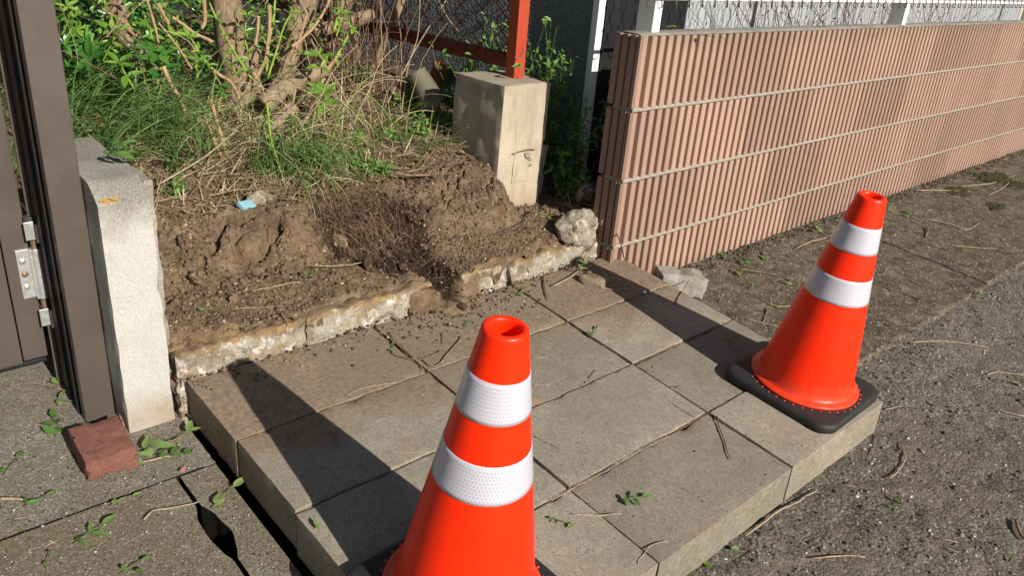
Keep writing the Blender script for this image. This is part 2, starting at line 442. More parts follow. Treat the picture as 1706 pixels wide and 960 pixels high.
def m_orange():
    t=NT('cone_orange'); n=t.noise(14,5,.6); s=t.noise(160,3)
    col=t.mix(t.ramp(n,[(.55,0),(.8,.16)]),(.93,.025,.0010),(.80,.040,.006))
    dd=t.noise(210,1,.4); col=t.mix(t.ramp(dd,[(.74,0),(.77,.5)]),col,(.10,.06,.04))
    gz=t.sep(t.n('TexCoord').outputs['Object'])[2]; gn=t.noise(22,6,.7)
    gk=t.math('MULTIPLY',t.rng(gz,.16,.0,0,1),gn); col=t.mix(t.ramp(gk,[(.30,0),(.62,.6)]),col,(.26,.085,.04)); sc2=t.noise(35,5,.7,v=t.mapv(t.pos(),scale=(1,1,.35),loc=(3,1,2))); col=t.mix(t.ramp(sc2,[(.66,0),(.71,.35)]),col,(.20,.03,.012))
    sx=t.noise(60,4,.7,v=t.mapv(t.pos(),scale=(1,1,.12),rot=(.3,.2,0))); col=t.mix(t.ramp(sx,[(.68,0),(.74,.16)]),col,(.92,.10,.04))
    MAT['orange']=t.done(col,t.ramp(n,[(.3,.34),(.7,.48)]),.28,t.bump(s,.06,.001),Coat_Weight=.05,Coat_Roughness=.25)
def m_band():
    t=NT('retroreflective_band'); co=t.n('TexCoord').outputs['Object']; x,y,z=t.sep(co)
    th=t.math('ARCTAN2',y,x); cm=t.n('CombineXYZ')
    t.L(t.math('MULTIPLY',th,80/(2*math.pi)),cm.inputs[0]); t.L(t.math('MULTIPLY',z,118.0),cm.inputs[1])
    def wrap(v):
        w=t.n('VectorMath',operation='WRAP'); t.L(v,w.inputs[0]); w.inputs[1].default_value=(.5,.8660254,1); w.inputs[2].default_value=(-.5,-.8660254,-1); return w.outputs[0]
    a=wrap(cm.outputs[0]); sh=t.n('VectorMath',operation='ADD'); t.L(cm.outputs[0],sh.inputs[0]); sh.inputs[1].default_value=(.5,.8660254,0); b=wrap(sh.outputs[0])
    def ln(v): q=t.n('VectorMath',operation='LENGTH'); t.L(v,q.inputs[0]); return q.outputs['Value']
    g=t.math('LESS_THAN',ln(b),ln(a)); mv=t.n('Mix',data_type='VECTOR'); t.L(g,mv.inputs[0]); t.L(a,mv.inputs[4]); t.L(b,mv.inputs[5])
    ab=t.n('VectorMath',operation='ABSOLUTE'); t.L(mv.outputs[1],ab.inputs[0]); dp=t.n('VectorMath',operation='DOT_PRODUCT'); t.L(ab.outputs[0],dp.inputs[0]); dp.inputs[1].default_value=(.5,.8660254,0)
    hd=t.math('MAXIMUM',t.sep(ab.outputs[0])[0],dp.outputs['Value'])
    edge=t.ramp(hd,[(.40,0),(.46,1)]); n=t.noise(9,4)
    col=t.mix(edge,(.47,.468,.53),(.68,.67,.72)); col=hsvj(t,col,n,.10); gr=t.noise(34,6,.7); col=t.mix(t.ramp(gr,[(.62,0),(.8,.35)]),col,(.42,.38,.34))
    MAT['band']=t.done(col,t.ramp(edge,[(0,.30),(1,.42)]),.6,t.bump(edge,.12,.0004),metal=.10,Coat_Weight=.3,Coat_Roughness=.12)
def m_siding():
    t=NT('pale_siding'); n=t.noise(5,5,.6); r=t.rand(); f=t.noise(60,4)
    col=t.mix(t.ramp(n,[(.4,0),(.75,.5)]),(.36,.375,.39),(.27,.275,.275)); col=hsvj(t,col,r,.06); col=hsvj(t,col,f,.08)
    MAT['siding']=t.done(col,.5,.4)
def m_stucco():
    t=NT('dark_stucco'); p=t.pos(); v=t.voro(75); n=t.noise(90,4,.6); g=t.noise(4,4)
    col=hsvj(t,t.mix(0.0,(.19,.20,.20),(0,0,0)),g,.2); col=hsvj(t,col,n,.25)
    MAT['stucco']=t.done(col,.9,.25,t.bump(t.math('ADD',t.math('MULTIPLY',v,-1),t.math('MULTIPLY',n,.7)),1.0,.012))
m_asphalt(); m_chip(); m_slab(); m_block(); m_orange(); m_band(); m_siding(); m_stucco()
m_dirt('soil',(.165,.112,.070),(.075,.048,.028),(.25,.178,.115),18,.006)
m_dirt('dark_soil',(.060,.036,.020),(.022,.014,.008),(.105,.066,.040),24,.008)
m_dirt('verge_dirt',(.098,.078,.055),(.046,.036,.025),(.155,.128,.093),14,.006)
m_dirt('hole_shade',(.010,.008,.006),(.006,.005,.004),(.016,.012,.009),24,.003,False)  # near-black earth: the shade inside the hole is put into the colour
m_dirt('subsoil',(.05,.04,.03),(.03,.022,.015),(.08,.065,.045),14,.006)
m_dirt('moss',(.052,.050,.018),(.026,.025,.009),(.09,.08,.03),30,.010,False)
m_concrete('old_kerb',(.36,.325,.265),(.13,.112,.088),(.185,.128,.078),.555,(.36,.22,.075),(.60,.57,.50),.009,9,(.47,.60))
m_concrete('plinth_concrete',(.42,.35,.26),(.29,.24,.175),(.25,.195,.13),0,bs=.003,stain_s=5)
m_concrete('post_concrete',(.41,.372,.312),(.27,.24,.195),(.30,.25,.185),0,bs=.0025,stain_s=4,dirtpos=(.56,.78))
m_concrete('grey_concrete',(.34,.315,.27),(.18,.16,.13),(.17,.13,.09),0,bs=.005)
m_concrete('mortar',(.31,.288,.245),(.19,.172,.14),(.22,.19,.14),0,bs=.003,dirtpos=(.55,.75))
m_concrete('driveway',(.205,.178,.132),(.075,.063,.046),(.150,.116,.074),0,white=None,bs=.006,stain_s=3.0,dirtpos=(.42,.62))
m_concrete('drive_pad',(.235,.208,.165),(.085,.073,.056),(.150,.120,.082),0,bs=.008,stain_s=3.2,dirtpos=(.45,.68))
m_concrete('brick_red',(.195,.085,.062),(.105,.046,.035),(.19,.125,.092),0,bs=.004,dirtpos=(.58,.75))
m_concrete('rock',(.31,.27,.205),(.115,.095,.068),(.175,.122,.074),.62,(.28,.20,.08),(.46,.42,.34),.008,14,(.5,.66))
def m_footing():
    t=NT('footing_concrete'); p=t.pos(); fine=t.noise(240,4,.65); st=t.noise(11,6,.7,v=t.mapv(p,scale=(1,1,.22))); big=t.noise(6,5,.6); z=t.sep(p)[2]
    col=t.ramp(fine,[(.28,(.29,.245,.18)),(.55,(.43,.365,.272)),(.8,(.52,.455,.35))])
    col=t.mix(t.ramp(st,[(.48,0),(.68,.6)]),col,(.20,.165,.12)); col=hsvj(t,col,big,.3)
    k=t.math('ADD',t.rng(z,.78,.89,0,.6),t.math('SUBTRACT',big,.55)); col=t.mix(t.ramp(k,[(.1,0),(.6,.6)]),col,(.26,.215,.155))
    k=t.math('ADD',t.rng(z,.50,.33,0,.6),t.math('SUBTRACT',big,.5)); col=t.mix(t.ramp(k,[(.1,0),(.6,.75)]),col,(.30,.215,.14))
    pit=t.voro(60); col=t.mix(1.0,col,t.ramp(pit,[(.05,.4),(.11,1)]),'MULTIPLY')
    MAT['plinth_concrete']=t.done(col,.93,.2,t.bump(t.math('ADD',fine,t.ramp(pit,[(.05,0),(.14,.6)])),.25,.0022))
m_footing()
def m_pillar():
    t=NT('pillar_concrete'); p=t.pos(); fine=t.noise(260,4,.65); st=t.noise(9,6,.7,v=t.mapv(p,scale=(1,1,.3))); big=t.noise(7,6,.65); z=t.sep(p)[2]
    col=t.ramp(fine,[(.28,(.30,.288,.26)),(.55,(.43,.415,.38)),(.8,(.51,.495,.455))])
    col=t.mix(t.ramp(st,[(.55,0),(.75,.45)]),col,(.30,.265,.21))
    k=t.math('ADD',t.rng(z,.62,.80,0,.7),t.math('SUBTRACT',big,.55)); col=t.mix(t.ramp(k,[(.15,0),(.7,.85)]),col,t.ramp(fine,[(.35,(.09,.082,.062)),(.65,(.26,.235,.185))]))
    k=t.math('ADD',t.rng(z,.30,.13,0,.55),t.math('SUBTRACT',big,.5)); col=t.mix(t.ramp(k,[(.15,0),(.6,.7)]),col,(.27,.185,.11))
    pit=t.voro(80); col=t.mix(1.0,col,t.ramp(pit,[(.05,.5),(.10,1)]),'MULTIPLY')
    MAT['pillar_concrete']=t.done(col,.93,.2,t.bump(t.math('ADD',fine,t.ramp(pit,[(.05,0),(.14,.5)])),.2,.002))
m_pillar()
m_plain('gate_brown',(.085,.068,.055),.42,.45,.15,.10,9,.0006)
m_plain('gate_black',(.012,.012,.013),.45,.4,0,.1)
m_plain('steel',(.62,.62,.60),.38,.5,.75,.12,60,.0004)
m_plain('rust_pin',(.22,.15,.10),.5,.5,.6,.35,90)
m_plain('red_paint',(.36,.048,.018),.5,.4,0,.14,26,.0008)
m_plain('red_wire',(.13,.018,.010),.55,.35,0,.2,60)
m_plain('white_paint',(.80,.80,.78),.4,.45,0,.05,20)
m_plain('dark_frame',(.045,.047,.050),.5,.4,0,.15)
m_plain('grey_wire',(.10,.095,.09),.5,.4,.1,.2)
m_plain('rubber',(.020,.019,.019),.62,.4,0,.35,30,.0015)
m_plain('pot_olive',(.13,.118,.08),.7,.3,0,.2,18,.001)
m_plain('pot_terracotta',(.26,.095,.055),.8,.2,0,.2,18,.001)
m_plain('pot_dark',(.02,.03,.035),.6,.35,0,.2)
m_plain('blue_shard',(.22,.40,.44),.45,.4,0,.15,60)
m_plain('beige_wall',(.55,.48,.35),.8,.2,0,.12,6)
m_plain('petal',(.55,.19,.23),.6,.3,0,.2)
m_plain('white_pebble',(.75,.73,.68),.6,.3,0,.1)
m_leaf('leaf',(.085,.200,.022),(.130,.265,.030),(.24,.36,.055),.36,.32)
m_leaf('leaf_dark',(.035,.120,.018),(.050,.155,.024),(.085,.21,.032),.30,.22)
m_leaf('leaf_fallen',(.075,.155,.030),(.115,.20,.045),(.19,.26,.085),.55,.2)
m_leaf('grass',(.050,.110,.028),(.105,.185,.050),(.23,.31,.105),.40,.25)
m_leaf('weed',(.065,.16,.028),(.11,.235,.04),(.20,.32,.07),.45,.3)
m_leaf('straw',(.17,.115,.062),(.40,.295,.175),(.62,.50,.34),.75,.15)
m_leaf('litter',(.075,.046,.027),(.20,.13,.075),(.40,.28,.17),.85,.1)
m_bark('bark',(.125,.085,.055),(.24,.170,.112),(.37,.275,.19))
m_bark('cane',(.20,.125,.065),(.34,.225,.125),(.50,.37,.235),.12)
m_bark('twig',(.10,.065,.04),(.21,.145,.09),(.36,.26,.165),.5)
m_bark('twig_pale',(.20,.15,.095),(.34,.265,.18),(.48,.39,.285),.5)
m_bark('green_stem',(.15,.23,.035),(.24,.34,.06),(.36,.42,.11),.3)
m_tube('dry_stalk',[(0,(.095,.048,.032)),(.6,(.20,.115,.075)),(1,(.40,.29,.20))])
m_tube('root',[(0,(.09,.052,.030)),(.6,(.22,.14,.085)),(1,(.36,.25,.16))])

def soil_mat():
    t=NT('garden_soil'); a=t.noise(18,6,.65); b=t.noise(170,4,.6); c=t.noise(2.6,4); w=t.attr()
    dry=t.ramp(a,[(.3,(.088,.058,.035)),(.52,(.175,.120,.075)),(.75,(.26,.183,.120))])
    wet_shade=t.ramp(a,[(.3,(.013,.008,.005)),(.55,(.038,.023,.013)),(.8,(.080,.049,.029))])  # moist earth, darkened further to carry the shade of the hollows
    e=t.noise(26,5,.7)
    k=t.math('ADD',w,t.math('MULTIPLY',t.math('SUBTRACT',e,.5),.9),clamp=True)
    col=t.mix(t.ramp(k,[(.35,0),(.65,1)]),dry,wet_shade)
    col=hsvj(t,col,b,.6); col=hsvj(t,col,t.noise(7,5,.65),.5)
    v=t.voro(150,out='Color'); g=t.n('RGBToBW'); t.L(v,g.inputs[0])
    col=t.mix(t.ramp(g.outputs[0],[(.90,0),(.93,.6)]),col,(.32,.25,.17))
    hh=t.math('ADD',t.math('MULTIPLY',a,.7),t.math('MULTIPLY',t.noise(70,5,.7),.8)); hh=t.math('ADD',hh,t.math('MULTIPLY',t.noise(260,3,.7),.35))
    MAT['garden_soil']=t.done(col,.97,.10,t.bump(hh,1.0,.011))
soil_mat()

# ================================================================== the setting
def sheet(name,xs,ys,zf,mat,keep=None,smooth=True,attr=None):
    X,Y=np.meshgrid(xs,ys); Z=zf(X,Y); V=np.stack([X.ravel(),Y.ravel(),np.asarray(Z).ravel()],1)
    nx=len(xs); i,j=np.meshgrid(np.arange(len(xs)-1),np.arange(len(ys)-1)); a=(j*nx+i).ravel()
    F=np.stack([a,a+1,a+nx+1,a+nx],1)
    if keep is not None:
        cx=(X[:-1,:-1]+X[1:,1:])/2; cy=(Y[:-1,:-1]+Y[1:,1:])/2; F=F[keep(cx,cy).ravel()]
    return link(name,npmesh(name,V,F,smooth,None if attr is None else attr(X,Y).ravel()),MAT[mat])
def lin(*segs):
    o=[]
    for a,b,n in segs: o+=list(np.linspace(a,b,n,endpoint=False))
    return np.array(o+[segs[-1][1]])
tag(sheet('ground',lin((-80,-4,10),(-4,6,40),(6,80,10)),lin((-80,-3,10),(-3,5,40),(5,80,10)),lambda x,y:ground(x,np.minimum(y,1.2))-.20,'subsoil'),kind='structure')
roadz=lambda x,y: ground(x,y)+.004*fbm(x*3,y*3,4,2)+.0045*fbm(x*26,y*26,9,2)*(np.abs(x)<6)
tag(sheet('road',lin((-60,-4,8),(-4,-1.9,20),(-1.9,5,460),(5,60,20)),lin((-60,-3,8),(-3,-.885,150)),roadz,'asphalt',
    keep=lambda x,y:(x>-1.72)|(y<-1.25)),kind='structure')
# dirty concrete strip between the wall and the asphalt, two panels with an open joint
def stripz(x,y):
    return ground(x,y)+.012+.004*fbm(x*6,y*6,31,3)+.0025*fbm(x*40,y*40,33,2)-.03*sstep(-.875,-.905,y+.008*vnoise(x*30,x*0,3))
tag(sheet('pavement',lin((.02,1.845,180)),lin((-.92,-.8,30),(-.8,.02,70)),stripz,'verge_dirt'),kind='structure')
tag(sheet('pavement',lin((1.858,5,200),(5,40,40)),lin((-.92,-.8,30),(-.8,.02,60)),stripz,'verge_dirt'),kind='structure')

def jag(pts,step=.02,amp=.004,seed=0):
    out=[]
    for (a,b) in zip(pts,pts[1:]+pts[:1]):
        a=Vector(a);b=Vector(b);n=max(1,int((b-a).length/step)) if (b-a).length<2.5 else 8
        for k in range(n):
            p=a.lerp(b,k/n); out.append((p.x+amp*noise.noise(Vector((p.x*55+seed,p.y*55,1))),p.y+amp*noise.noise(Vector((p.x*55,p.y*55+seed,7)))))
    return out
def plate(name,poly,mat,dz,thick=.16):
    bm=bmesh.new(); zf=lambda y: slabtop(y)-.12+dz
    f=bm.faces.new([bm.verts.new((x,y,zf(y))) for x,y in poly])
    r=bmesh.ops.extrude_face_region(bm,geom=[f]); 
    for v in [g for g in r['geom'] if isinstance(g,bmesh.types.BMVert)]: v.co.z-=thick
    bmesh.ops.recalc_face_normals(bm,faces=bm.faces[:])
    me=bm_mesh(name,bm); me.materials.append(MAT[mat]); me.materials.append(MAT['hole_shade'])
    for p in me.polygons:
        if abs(p.normal.z)<.5: p.material_index=1  # cut sides take the colour that holds the hole's shade
    return tag(link(name,me),kind='structure')
plate('driveway',jag([(-4.5,-.10),(-1.84,-.135),(-1.728,-.14),(-1.728,.10),(-1.74,.9),(-4.5,.9)],seed=2),'drive_pad',-.003)
hw=lambda y:.0030+.021*max(0,1-abs((y+.365)/.10)**2.2)*(1+.3*noise.noise(Vector((0,y*25,0))))
ys=np.arange(-.14,-1.3,-.012)
plate('driveway',[(-1.832-hw(y)*.8+.004*noise.noise(Vector((3,y*14,0))),y-.004) for y in ys]+[(-4.5,-1.3),(-4.5,-.106)],'driveway',0)
plate('driveway',[(-1.826+hw(y)*1.1+.004*noise.noise(Vector((3,y*14,0))),y-.004) for y in ys][::-1]+[(-1.73,-.146),(-1.728,-1.3)],'driveway',-.002)

# garden bed: dug earth behind the broken kerb
def wet_shade_mask(x,y):  # where fresh earth is moist and where hollows get painted shade
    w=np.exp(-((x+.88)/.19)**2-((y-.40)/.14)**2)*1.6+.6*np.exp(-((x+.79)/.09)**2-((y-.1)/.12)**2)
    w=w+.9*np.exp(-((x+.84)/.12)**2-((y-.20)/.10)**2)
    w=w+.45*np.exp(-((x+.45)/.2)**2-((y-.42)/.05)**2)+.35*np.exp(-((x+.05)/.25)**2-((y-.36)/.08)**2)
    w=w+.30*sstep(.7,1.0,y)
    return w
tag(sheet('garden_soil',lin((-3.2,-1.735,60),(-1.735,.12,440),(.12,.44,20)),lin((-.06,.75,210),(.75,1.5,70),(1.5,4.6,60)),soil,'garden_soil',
    keep=lambda x,y:((x>-1.735)|(y>.60))&((y>.085)|((x>-.95)&(x<-.64)))&((x<.11)|(y>.16)),attr=wet_shade_mask),kind='structure')

# ---------------------------------------------------------------- paving step of twelve concrete slabs
step=empty('paving_step',(-.8,-.55,.2),'low step of twelve grey concrete paving slabs between driveway and road','step')
XS=[-1.712,-1.104,-.496,.092]; YS=[-1.132,-.834,-.534,-.234,.066]
for i in range(3):
    for j in range(4):
        r=random.Random(i*7+j); g=.0042
        dx=r.uniform(-.002,.002); dzz=r.uniform(-.003,.003); tx=r.uniform(-.006,.006); ty=r.uniform(-.008,.008); mx=(XS[i]+XS[i+1])/2; my=(YS[j]+YS[j+1])/2
        def fn(c,dzz=dzz,tx=tx,ty=ty,mx=mx,my=my): return (c.x,c.y,c.z+.0923*(c.y+1.129)+dzz+tx*(c.x-mx)+ty*(c.y-my))
        rough('paving_slab',XS[i]+g+dx,XS[i+1]-g+dx,YS[j]+g,YS[j+1]-g,.008,.13,res=.02,amp=.0016,freq=9,rnd=.0065,seed=i*3.7+j*1.3,amp2=.0008,freq2=60,fn=fn,mat=MAT['slab'],parent=step)
        for ch in step.children: ch.matrix_parent_inverse=Matrix.Translation(-Vector(step.location))
# sand and earth pressed into the joints
V=[];F=[]
def jstrip(ax,ay,bx,by,w,dz=.1245):
    n=60
    for k in range(n):
        for s,t0 in ((0,k/n),(1,(k+1)/n)):
            pass
    base=len(V); d=Vector((bx-ax,by-ay)).normalized(); nx,ny=-d.y*w,d.x*w
    for k in range(n+1):
        t=k/n; x=ax+(bx-ax)*t; y=ay+(by-ay)*t
        h=slabtop(y)-.130+dz+.004*noise.noise(Vector((x*25,y*25,3)))+.003*noise.noise(Vector((x*90,y*90,3)))
        V.append((x+nx,y+ny,h)); V.append((x-nx,y-ny,h+.001))
    for k in range(n): F.append((base+2*k,base+2*k+1,base+2*k+3,base+2*k+2))
for y in YS[1:4]: jstrip(XS[0]+.01,y,XS[3]-.01,y,.006)
NV=len(F)
for x in XS[1:3]: jstrip(x,YS[0]+.01,x,YS[4],.007,.1225)
jm=pymesh('joint_fill',V,F,True); jm.materials.append(MAT['soil']); jm.materials.append(MAT['dark_soil'])
for i in range(NV,len(F)): jm.polygons[i].material_index=1  # joints running along Y take a darker earth
jo=link('joint_fill',jm,None,step); jo.matrix_parent_inverse=Matrix.Translation(-Vector(step.location)); jo['kind']='stuff'

# ---------------------------------------------------------------- broken kerb pieces
def kerb(x0,x1,label,seed,z1=.33,z0=.08,y0=.078,slope=0):
    def fn(c):
        e=.012*noise.noise(Vector((c.x*11,0,c.z*9)))+.020*abs(noise.noise(Vector((c.x*24,seed,c.z*20))))
        return (c.x,c.y+(e if c.y<.13 else 0)-.02*(c.z-.24)*0,c.z+slope*(c.x-x0)+(-.010+.018*noise.noise(Vector((c.x*9,c.y*9,0)))+.012*noise.noise(Vector((c.x*31,c.y*31,seed))) if c.z>.25 else 0))
    o=rough('kerb_piece',x0,x1,y0,y0+.13,z0,z1,res=.011,amp=.007,freq=22,rnd=.009,seed=seed,amp2=.0065,freq2=65,fn=fn,mat=MAT['old_kerb'])
    return tag(o,label,'kerb','broken kerb pieces along the garden bed')
kerb(-1.728,-1.334,'lichen-spotted kerb piece touching the pale concrete gate pillar',1.3,.335,y0=.072)
kerb(-1.3295,-.850,'long kerb piece ending at the dug gap, crack at its left end',4.7,.333,y0=.080,slope=.01)
kerb(-.715,-.487,'short whitish kerb stub just right of the dug gap',8.1,.330,y0=.086)
kerb(-.478,.108,'kerb piece under the loose rock reaching the ribbed wall',11.9,.330,y0=.080)

# ---------------------------------------------------------------- ribbed block wall
PER=.0495; RIB=.0290; DEP=.0205; HB=.2625; CO=.2778; TOPZ=1.1286; TH=.135
wall=empty('block_wall',(0,0,0),'long low wall of salmon ribbed concrete blocks with grey mortar','wall')
def rib_profile(L,sgn=1,start=None):
    pts=[]; n=int(round(L/PER)); c=.0018
    for k in range(n):
        x=k*PER+(PER-RIB)/2
        pts+=[(x-.002,DEP),(x,c*1.6),(x+c,0),(x+RIB-c,0),(x+RIB,c*1.6),(x+RIB+.002,DEP)]
    return pts
def prism(name,poly,z0,z1):
    n=len(poly); V=[(x,y,z0) for x,y in poly]+[(x,y,z1) for x,y in poly]
    F=[(i,(i+1)%n,n+(i+1)%n,n+i) for i in range(n)]+[tuple(range(n))[::-1],tuple(range(n,2*n))]
    bm=bmesh.new(); vs=[bm.verts.new(v) for v in V]
    for f in F: bm.faces.new([vs[i] for i in f])
    bmesh.ops.recalc_face_normals(bm,faces=bm.faces[:])
    return bm_mesh(name,bm)
LB=11*PER
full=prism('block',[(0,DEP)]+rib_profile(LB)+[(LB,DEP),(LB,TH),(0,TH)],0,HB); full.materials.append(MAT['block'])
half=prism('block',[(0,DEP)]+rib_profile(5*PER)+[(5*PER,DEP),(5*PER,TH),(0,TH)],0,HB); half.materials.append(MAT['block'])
# corner blocks: the ribs turn round the free end of the wall
def corner(n):
    L=n*PER; front=[(x,y) for x,y in rib_profile(L)][6:]
    end=[(DEP+.000,TH)]
    for k in range(3):
        y=TH-.006-k*.0365; end+=[(.0,y),(.0,y-.024),(DEP*.8,y-.0255),(DEP*.8,y-.034)]
    cn=[(.001,.0245),(.0,.008),(.003,.0055),(.0035,.004),(.0055,.0035),(.007,.0012),(.0085,.001),(.0095,.0035),(.011,.001),(.0125,.0),(.020,0),(.0215,.002),(.0235,DEP*.8),(.0545,DEP*.8)]
    cn=[(.001,.0245),(.0,.008),(.002,.0055),(.0035,.0055),(.0045,.003),(.007,.0025),(.008,.0002),(.012,.0),(.014,.004),(.0155,DEP*.8),(.0575-.002+.0,DEP)]
    return end+cn+front+[(L,DEP),(L,TH)]
cfull=prism('block',corner(11),0,HB); cfull.materials.append(MAT['block'])
chalf=prism('block',corner(6),0,HB); chalf.materials.append(MAT['block'])
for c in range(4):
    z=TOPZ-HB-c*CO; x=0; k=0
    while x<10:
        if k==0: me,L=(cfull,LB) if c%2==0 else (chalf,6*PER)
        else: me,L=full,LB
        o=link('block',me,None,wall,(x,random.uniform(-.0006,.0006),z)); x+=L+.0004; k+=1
for c in range(1,4):
    z=TOPZ-c*CO+.0005; n=900; xs=np.linspace(.004,10,n)
    V=[];F=[]
    for i,x in enumerate(xs):
        w=.0035+.0030*noise.noise(Vector((x*11,c*3,0)))+.0018*noise.noise(Vector((x*45,c*3,0)))
        u=.0020*noise.noise(Vector((x*19,c,4))); l=.0022*noise.noise(Vector((x*16,c,8)))
        for y,dz in ((.10,.0150),(.012,.0150+u),(w,.0132+u),(w+.0003,.0012+l),(.012,-.0015+l),(.10,-.0006)): V.append((x,y,z+dz))
    for i in range(n-1):
        for q in range(5): a=i*6+q; F.append((a,a+1,a+7,a+6))
    F+= [tuple(range(6))]
    link('mortar_joint',pymesh('mortar_joint',V,F,True),MAT['mortar'],wall)
# thin uneven mortar smear along the wall top
V=[];F=[]; xs=np.concatenate([np.linspace(.016,3,160),np.linspace(3.05,10,60)])
for x in xs:
    e=.010*noise.noise(Vector((x*7,2,0)))+.004*noise.noise(Vector((x*30,2,0)))
    for y,h in ((.019+e*.6,.0003),(.028+e*.5,.0035+.2*e),(.06,.005+.3*e),(.115,.005-.2*e),(.130,.0005)): V.append((x,y,TOPZ+h))
for i in range(len(xs)-1):
    for q in range(4): a=i*5+q; F.append((a,a+5,a+6,a+1))
link('mortar_cap',pymesh('mortar_cap',V,F,True),MAT['grey_concrete'],wall)

# ---------------------------------------------------------------- white mesh fence on the wall
wf=empty('mesh_fence',(.12,.09,TOPZ),'white fence of square posts and wire mesh standing on the ribbed wall','fence')
def ch(o,p): o.parent=p; o.matrix_parent_inverse=Matrix.Translation(-Vector(p.location)); return o
for x in (.128,2.35,4.6,6.9): ch(box('post',x,x+.045,.062,.142,TOPZ+.001,1.95,MAT['white_paint'],None,.003),wf)
ch(box('rail',.02,9.5,.050,.0615,1.250,1.264,MAT['white_paint'],None,.003),wf)
zz=[]; 
for i in range(95):
    x=.05+i*.0865; pts=[(x-.012,.058,1.30),(x-.004,.046,1.262),(x+.004,.0445,1.240),(x+.012,.048,1.227),(x+.024,.058,1.225),(x+.035,.068,1.234),(x+.046,.069,1.262),(x+.060,.060,1.30)]
    z0=1.30; side=1
    left=[(x-.012-(.031 if k%2 else 0),.058,1.30+k*.048) for k in range(13)][::-1]; right=[(x+.060+(.031 if k%2 else 0),.060,1.30+k*.048) for k in range(13)]
    V,F=tube_data(left[:-1]+spline(pts,2)+right[1:],.0026,5); ch(link('wire',pymesh('wire',V,F,True),MAT['grey_wire']),wf)

# ---------------------------------------------------------------- pale house with siding behind the wall
hs=empty('siding_house',(1.2,1.0,0),'pale grey house wall of vertical siding boards behind the ribbed wall','house')
sb=prism('siding_board',[(0,.006),(.004,.006),(.007,0),(.063,0),(.066,.006),(.066,.03),(0,.03)],0,2.1); sb.materials.append(MAT['siding'])
for k in range(95): ch(link('siding_board',sb,None,None,(1.235+k*.0662,1.0,0)),hs)
ch(box('corner_trim',1.20,1.232,.985,1.03,0,2.1,MAT['siding'],None,.002),hs)
ch(box('side_wall',1.205,1.225,1.031,5,0,2.1,MAT['siding'],None),hs)
dp=ch(box('drainpipe',1.075,1.14,.86,.925,0.05,2.1,MAT['dark_frame'],None,.006),hs)
ch(box('bracket',1.06,1.19,.926,.94,1.45,1.48,MAT['dark_frame'],None,.001),hs)
bh=empty('beige_house',(8.2,1.35,0),'beige house wall at the far right beyond the ribbed wall','house')
ch(box('wall',7.9,13,1.30,3,0,2.3,MAT['beige_wall'],None,.005),bh)
ch(box('shutter_box',7.55,7.88,1.10,1.6,0,2.2,MAT['dark_frame'],None,.005),bh)
# neighbour's dark rough-cast wall
st=empty('roughcast_house',(.42,.6,0),'dark grey roughcast house wall with white corner trim behind red fence','house')
ca,sa=math.cos(math.radians(3.2)),math.sin(math.radians(3.2))
bm=box_bm(0,.5,0,5.2,0,2.4,.002,1)
me=bm_mesh('wall',bm); o=ch(link('wall',me,MAT['stucco'],None,(.425,.625,0),(0,0,math.radians(4.5))),st)
ch(box('corner_trim',.398,.440,.575,.612,0,2.4,MAT['white_paint'],None,.003),st)
ch(box('recess_shade',.443,1.03,.560,.572,0,2.4,MAT['gate_black'],None,.002),st)  # black sheet added in place of the shaded recess between the houses

# ---------------------------------------------------------------- concrete footing, red post and red chain-link fence
def pf(c):
    return (c.x-.012*(.89-c.z)/.6,c.y-.004,c.z)
pl=rough('fence_footing',-.238,.022,.461,.775,.18,.884,res=.018,amp=.005,freq=9,rnd=.012,seed=3.3,amp2=.0016,freq2=70,fn=pf,mat=MAT['plinth_concrete'])
tag(pl,'weathered concrete footing block that carries the red steel post','footing')
pn=rough('cast_panel',-.155,-.058,.4525,.470,.475,.600,res=.012,amp=.002,freq=14,rnd=.006,seed=1.1,fn=lambda c:(c.x-.012*(.89-c.z)/.6+.02*(c.z-.54),c.y-.001,c.z),mat=MAT['plinth_concrete'],parent=pl)
tube('wire_end',[(-.172,.449,.604),(-.130,.446,.612),(-.085,.447,.613),(-.050,.450,.608)],.0030,MAT['rust_pin'],pl,6,3)
for k,(x,z,s) in enumerate(((-.085,.588,.016),(-.070,.570,.012),(-.098,.592,.010),(-.062,.545,.008))):
    link('chipped_lump',rock_mesh('chipped_lump',30+k,s,.010,s*.9,sub=2),MAT['rock'],pl,(x,.453,z))
sp=rough('concrete_slab',.024,.085,.50,.72,.18,.60,res=.02,amp=.005,freq=9,rnd=.012,seed=5.5,fn=lambda c:(c.x-.03*(.6-c.z),c.y,c.z-.12*max(0,c.y-.5)),mat=MAT['post_concrete'])
tag(sp,'thin pale concrete slab leaning behind the fence footing','slab')
rf=empty('chain_link_fence',(-.056,.60,.884),'rust-red steel post with red chain-link fence running back','fence')
ch(box('post',-.084,-.026,.572,.630,.880,1.75,MAT['red_paint'],None,.004),rf)
ch(box('bottom_rail',-.075,-.035,.632,5.0,.915,.972,MAT['red_wire'],None,.003),rf)
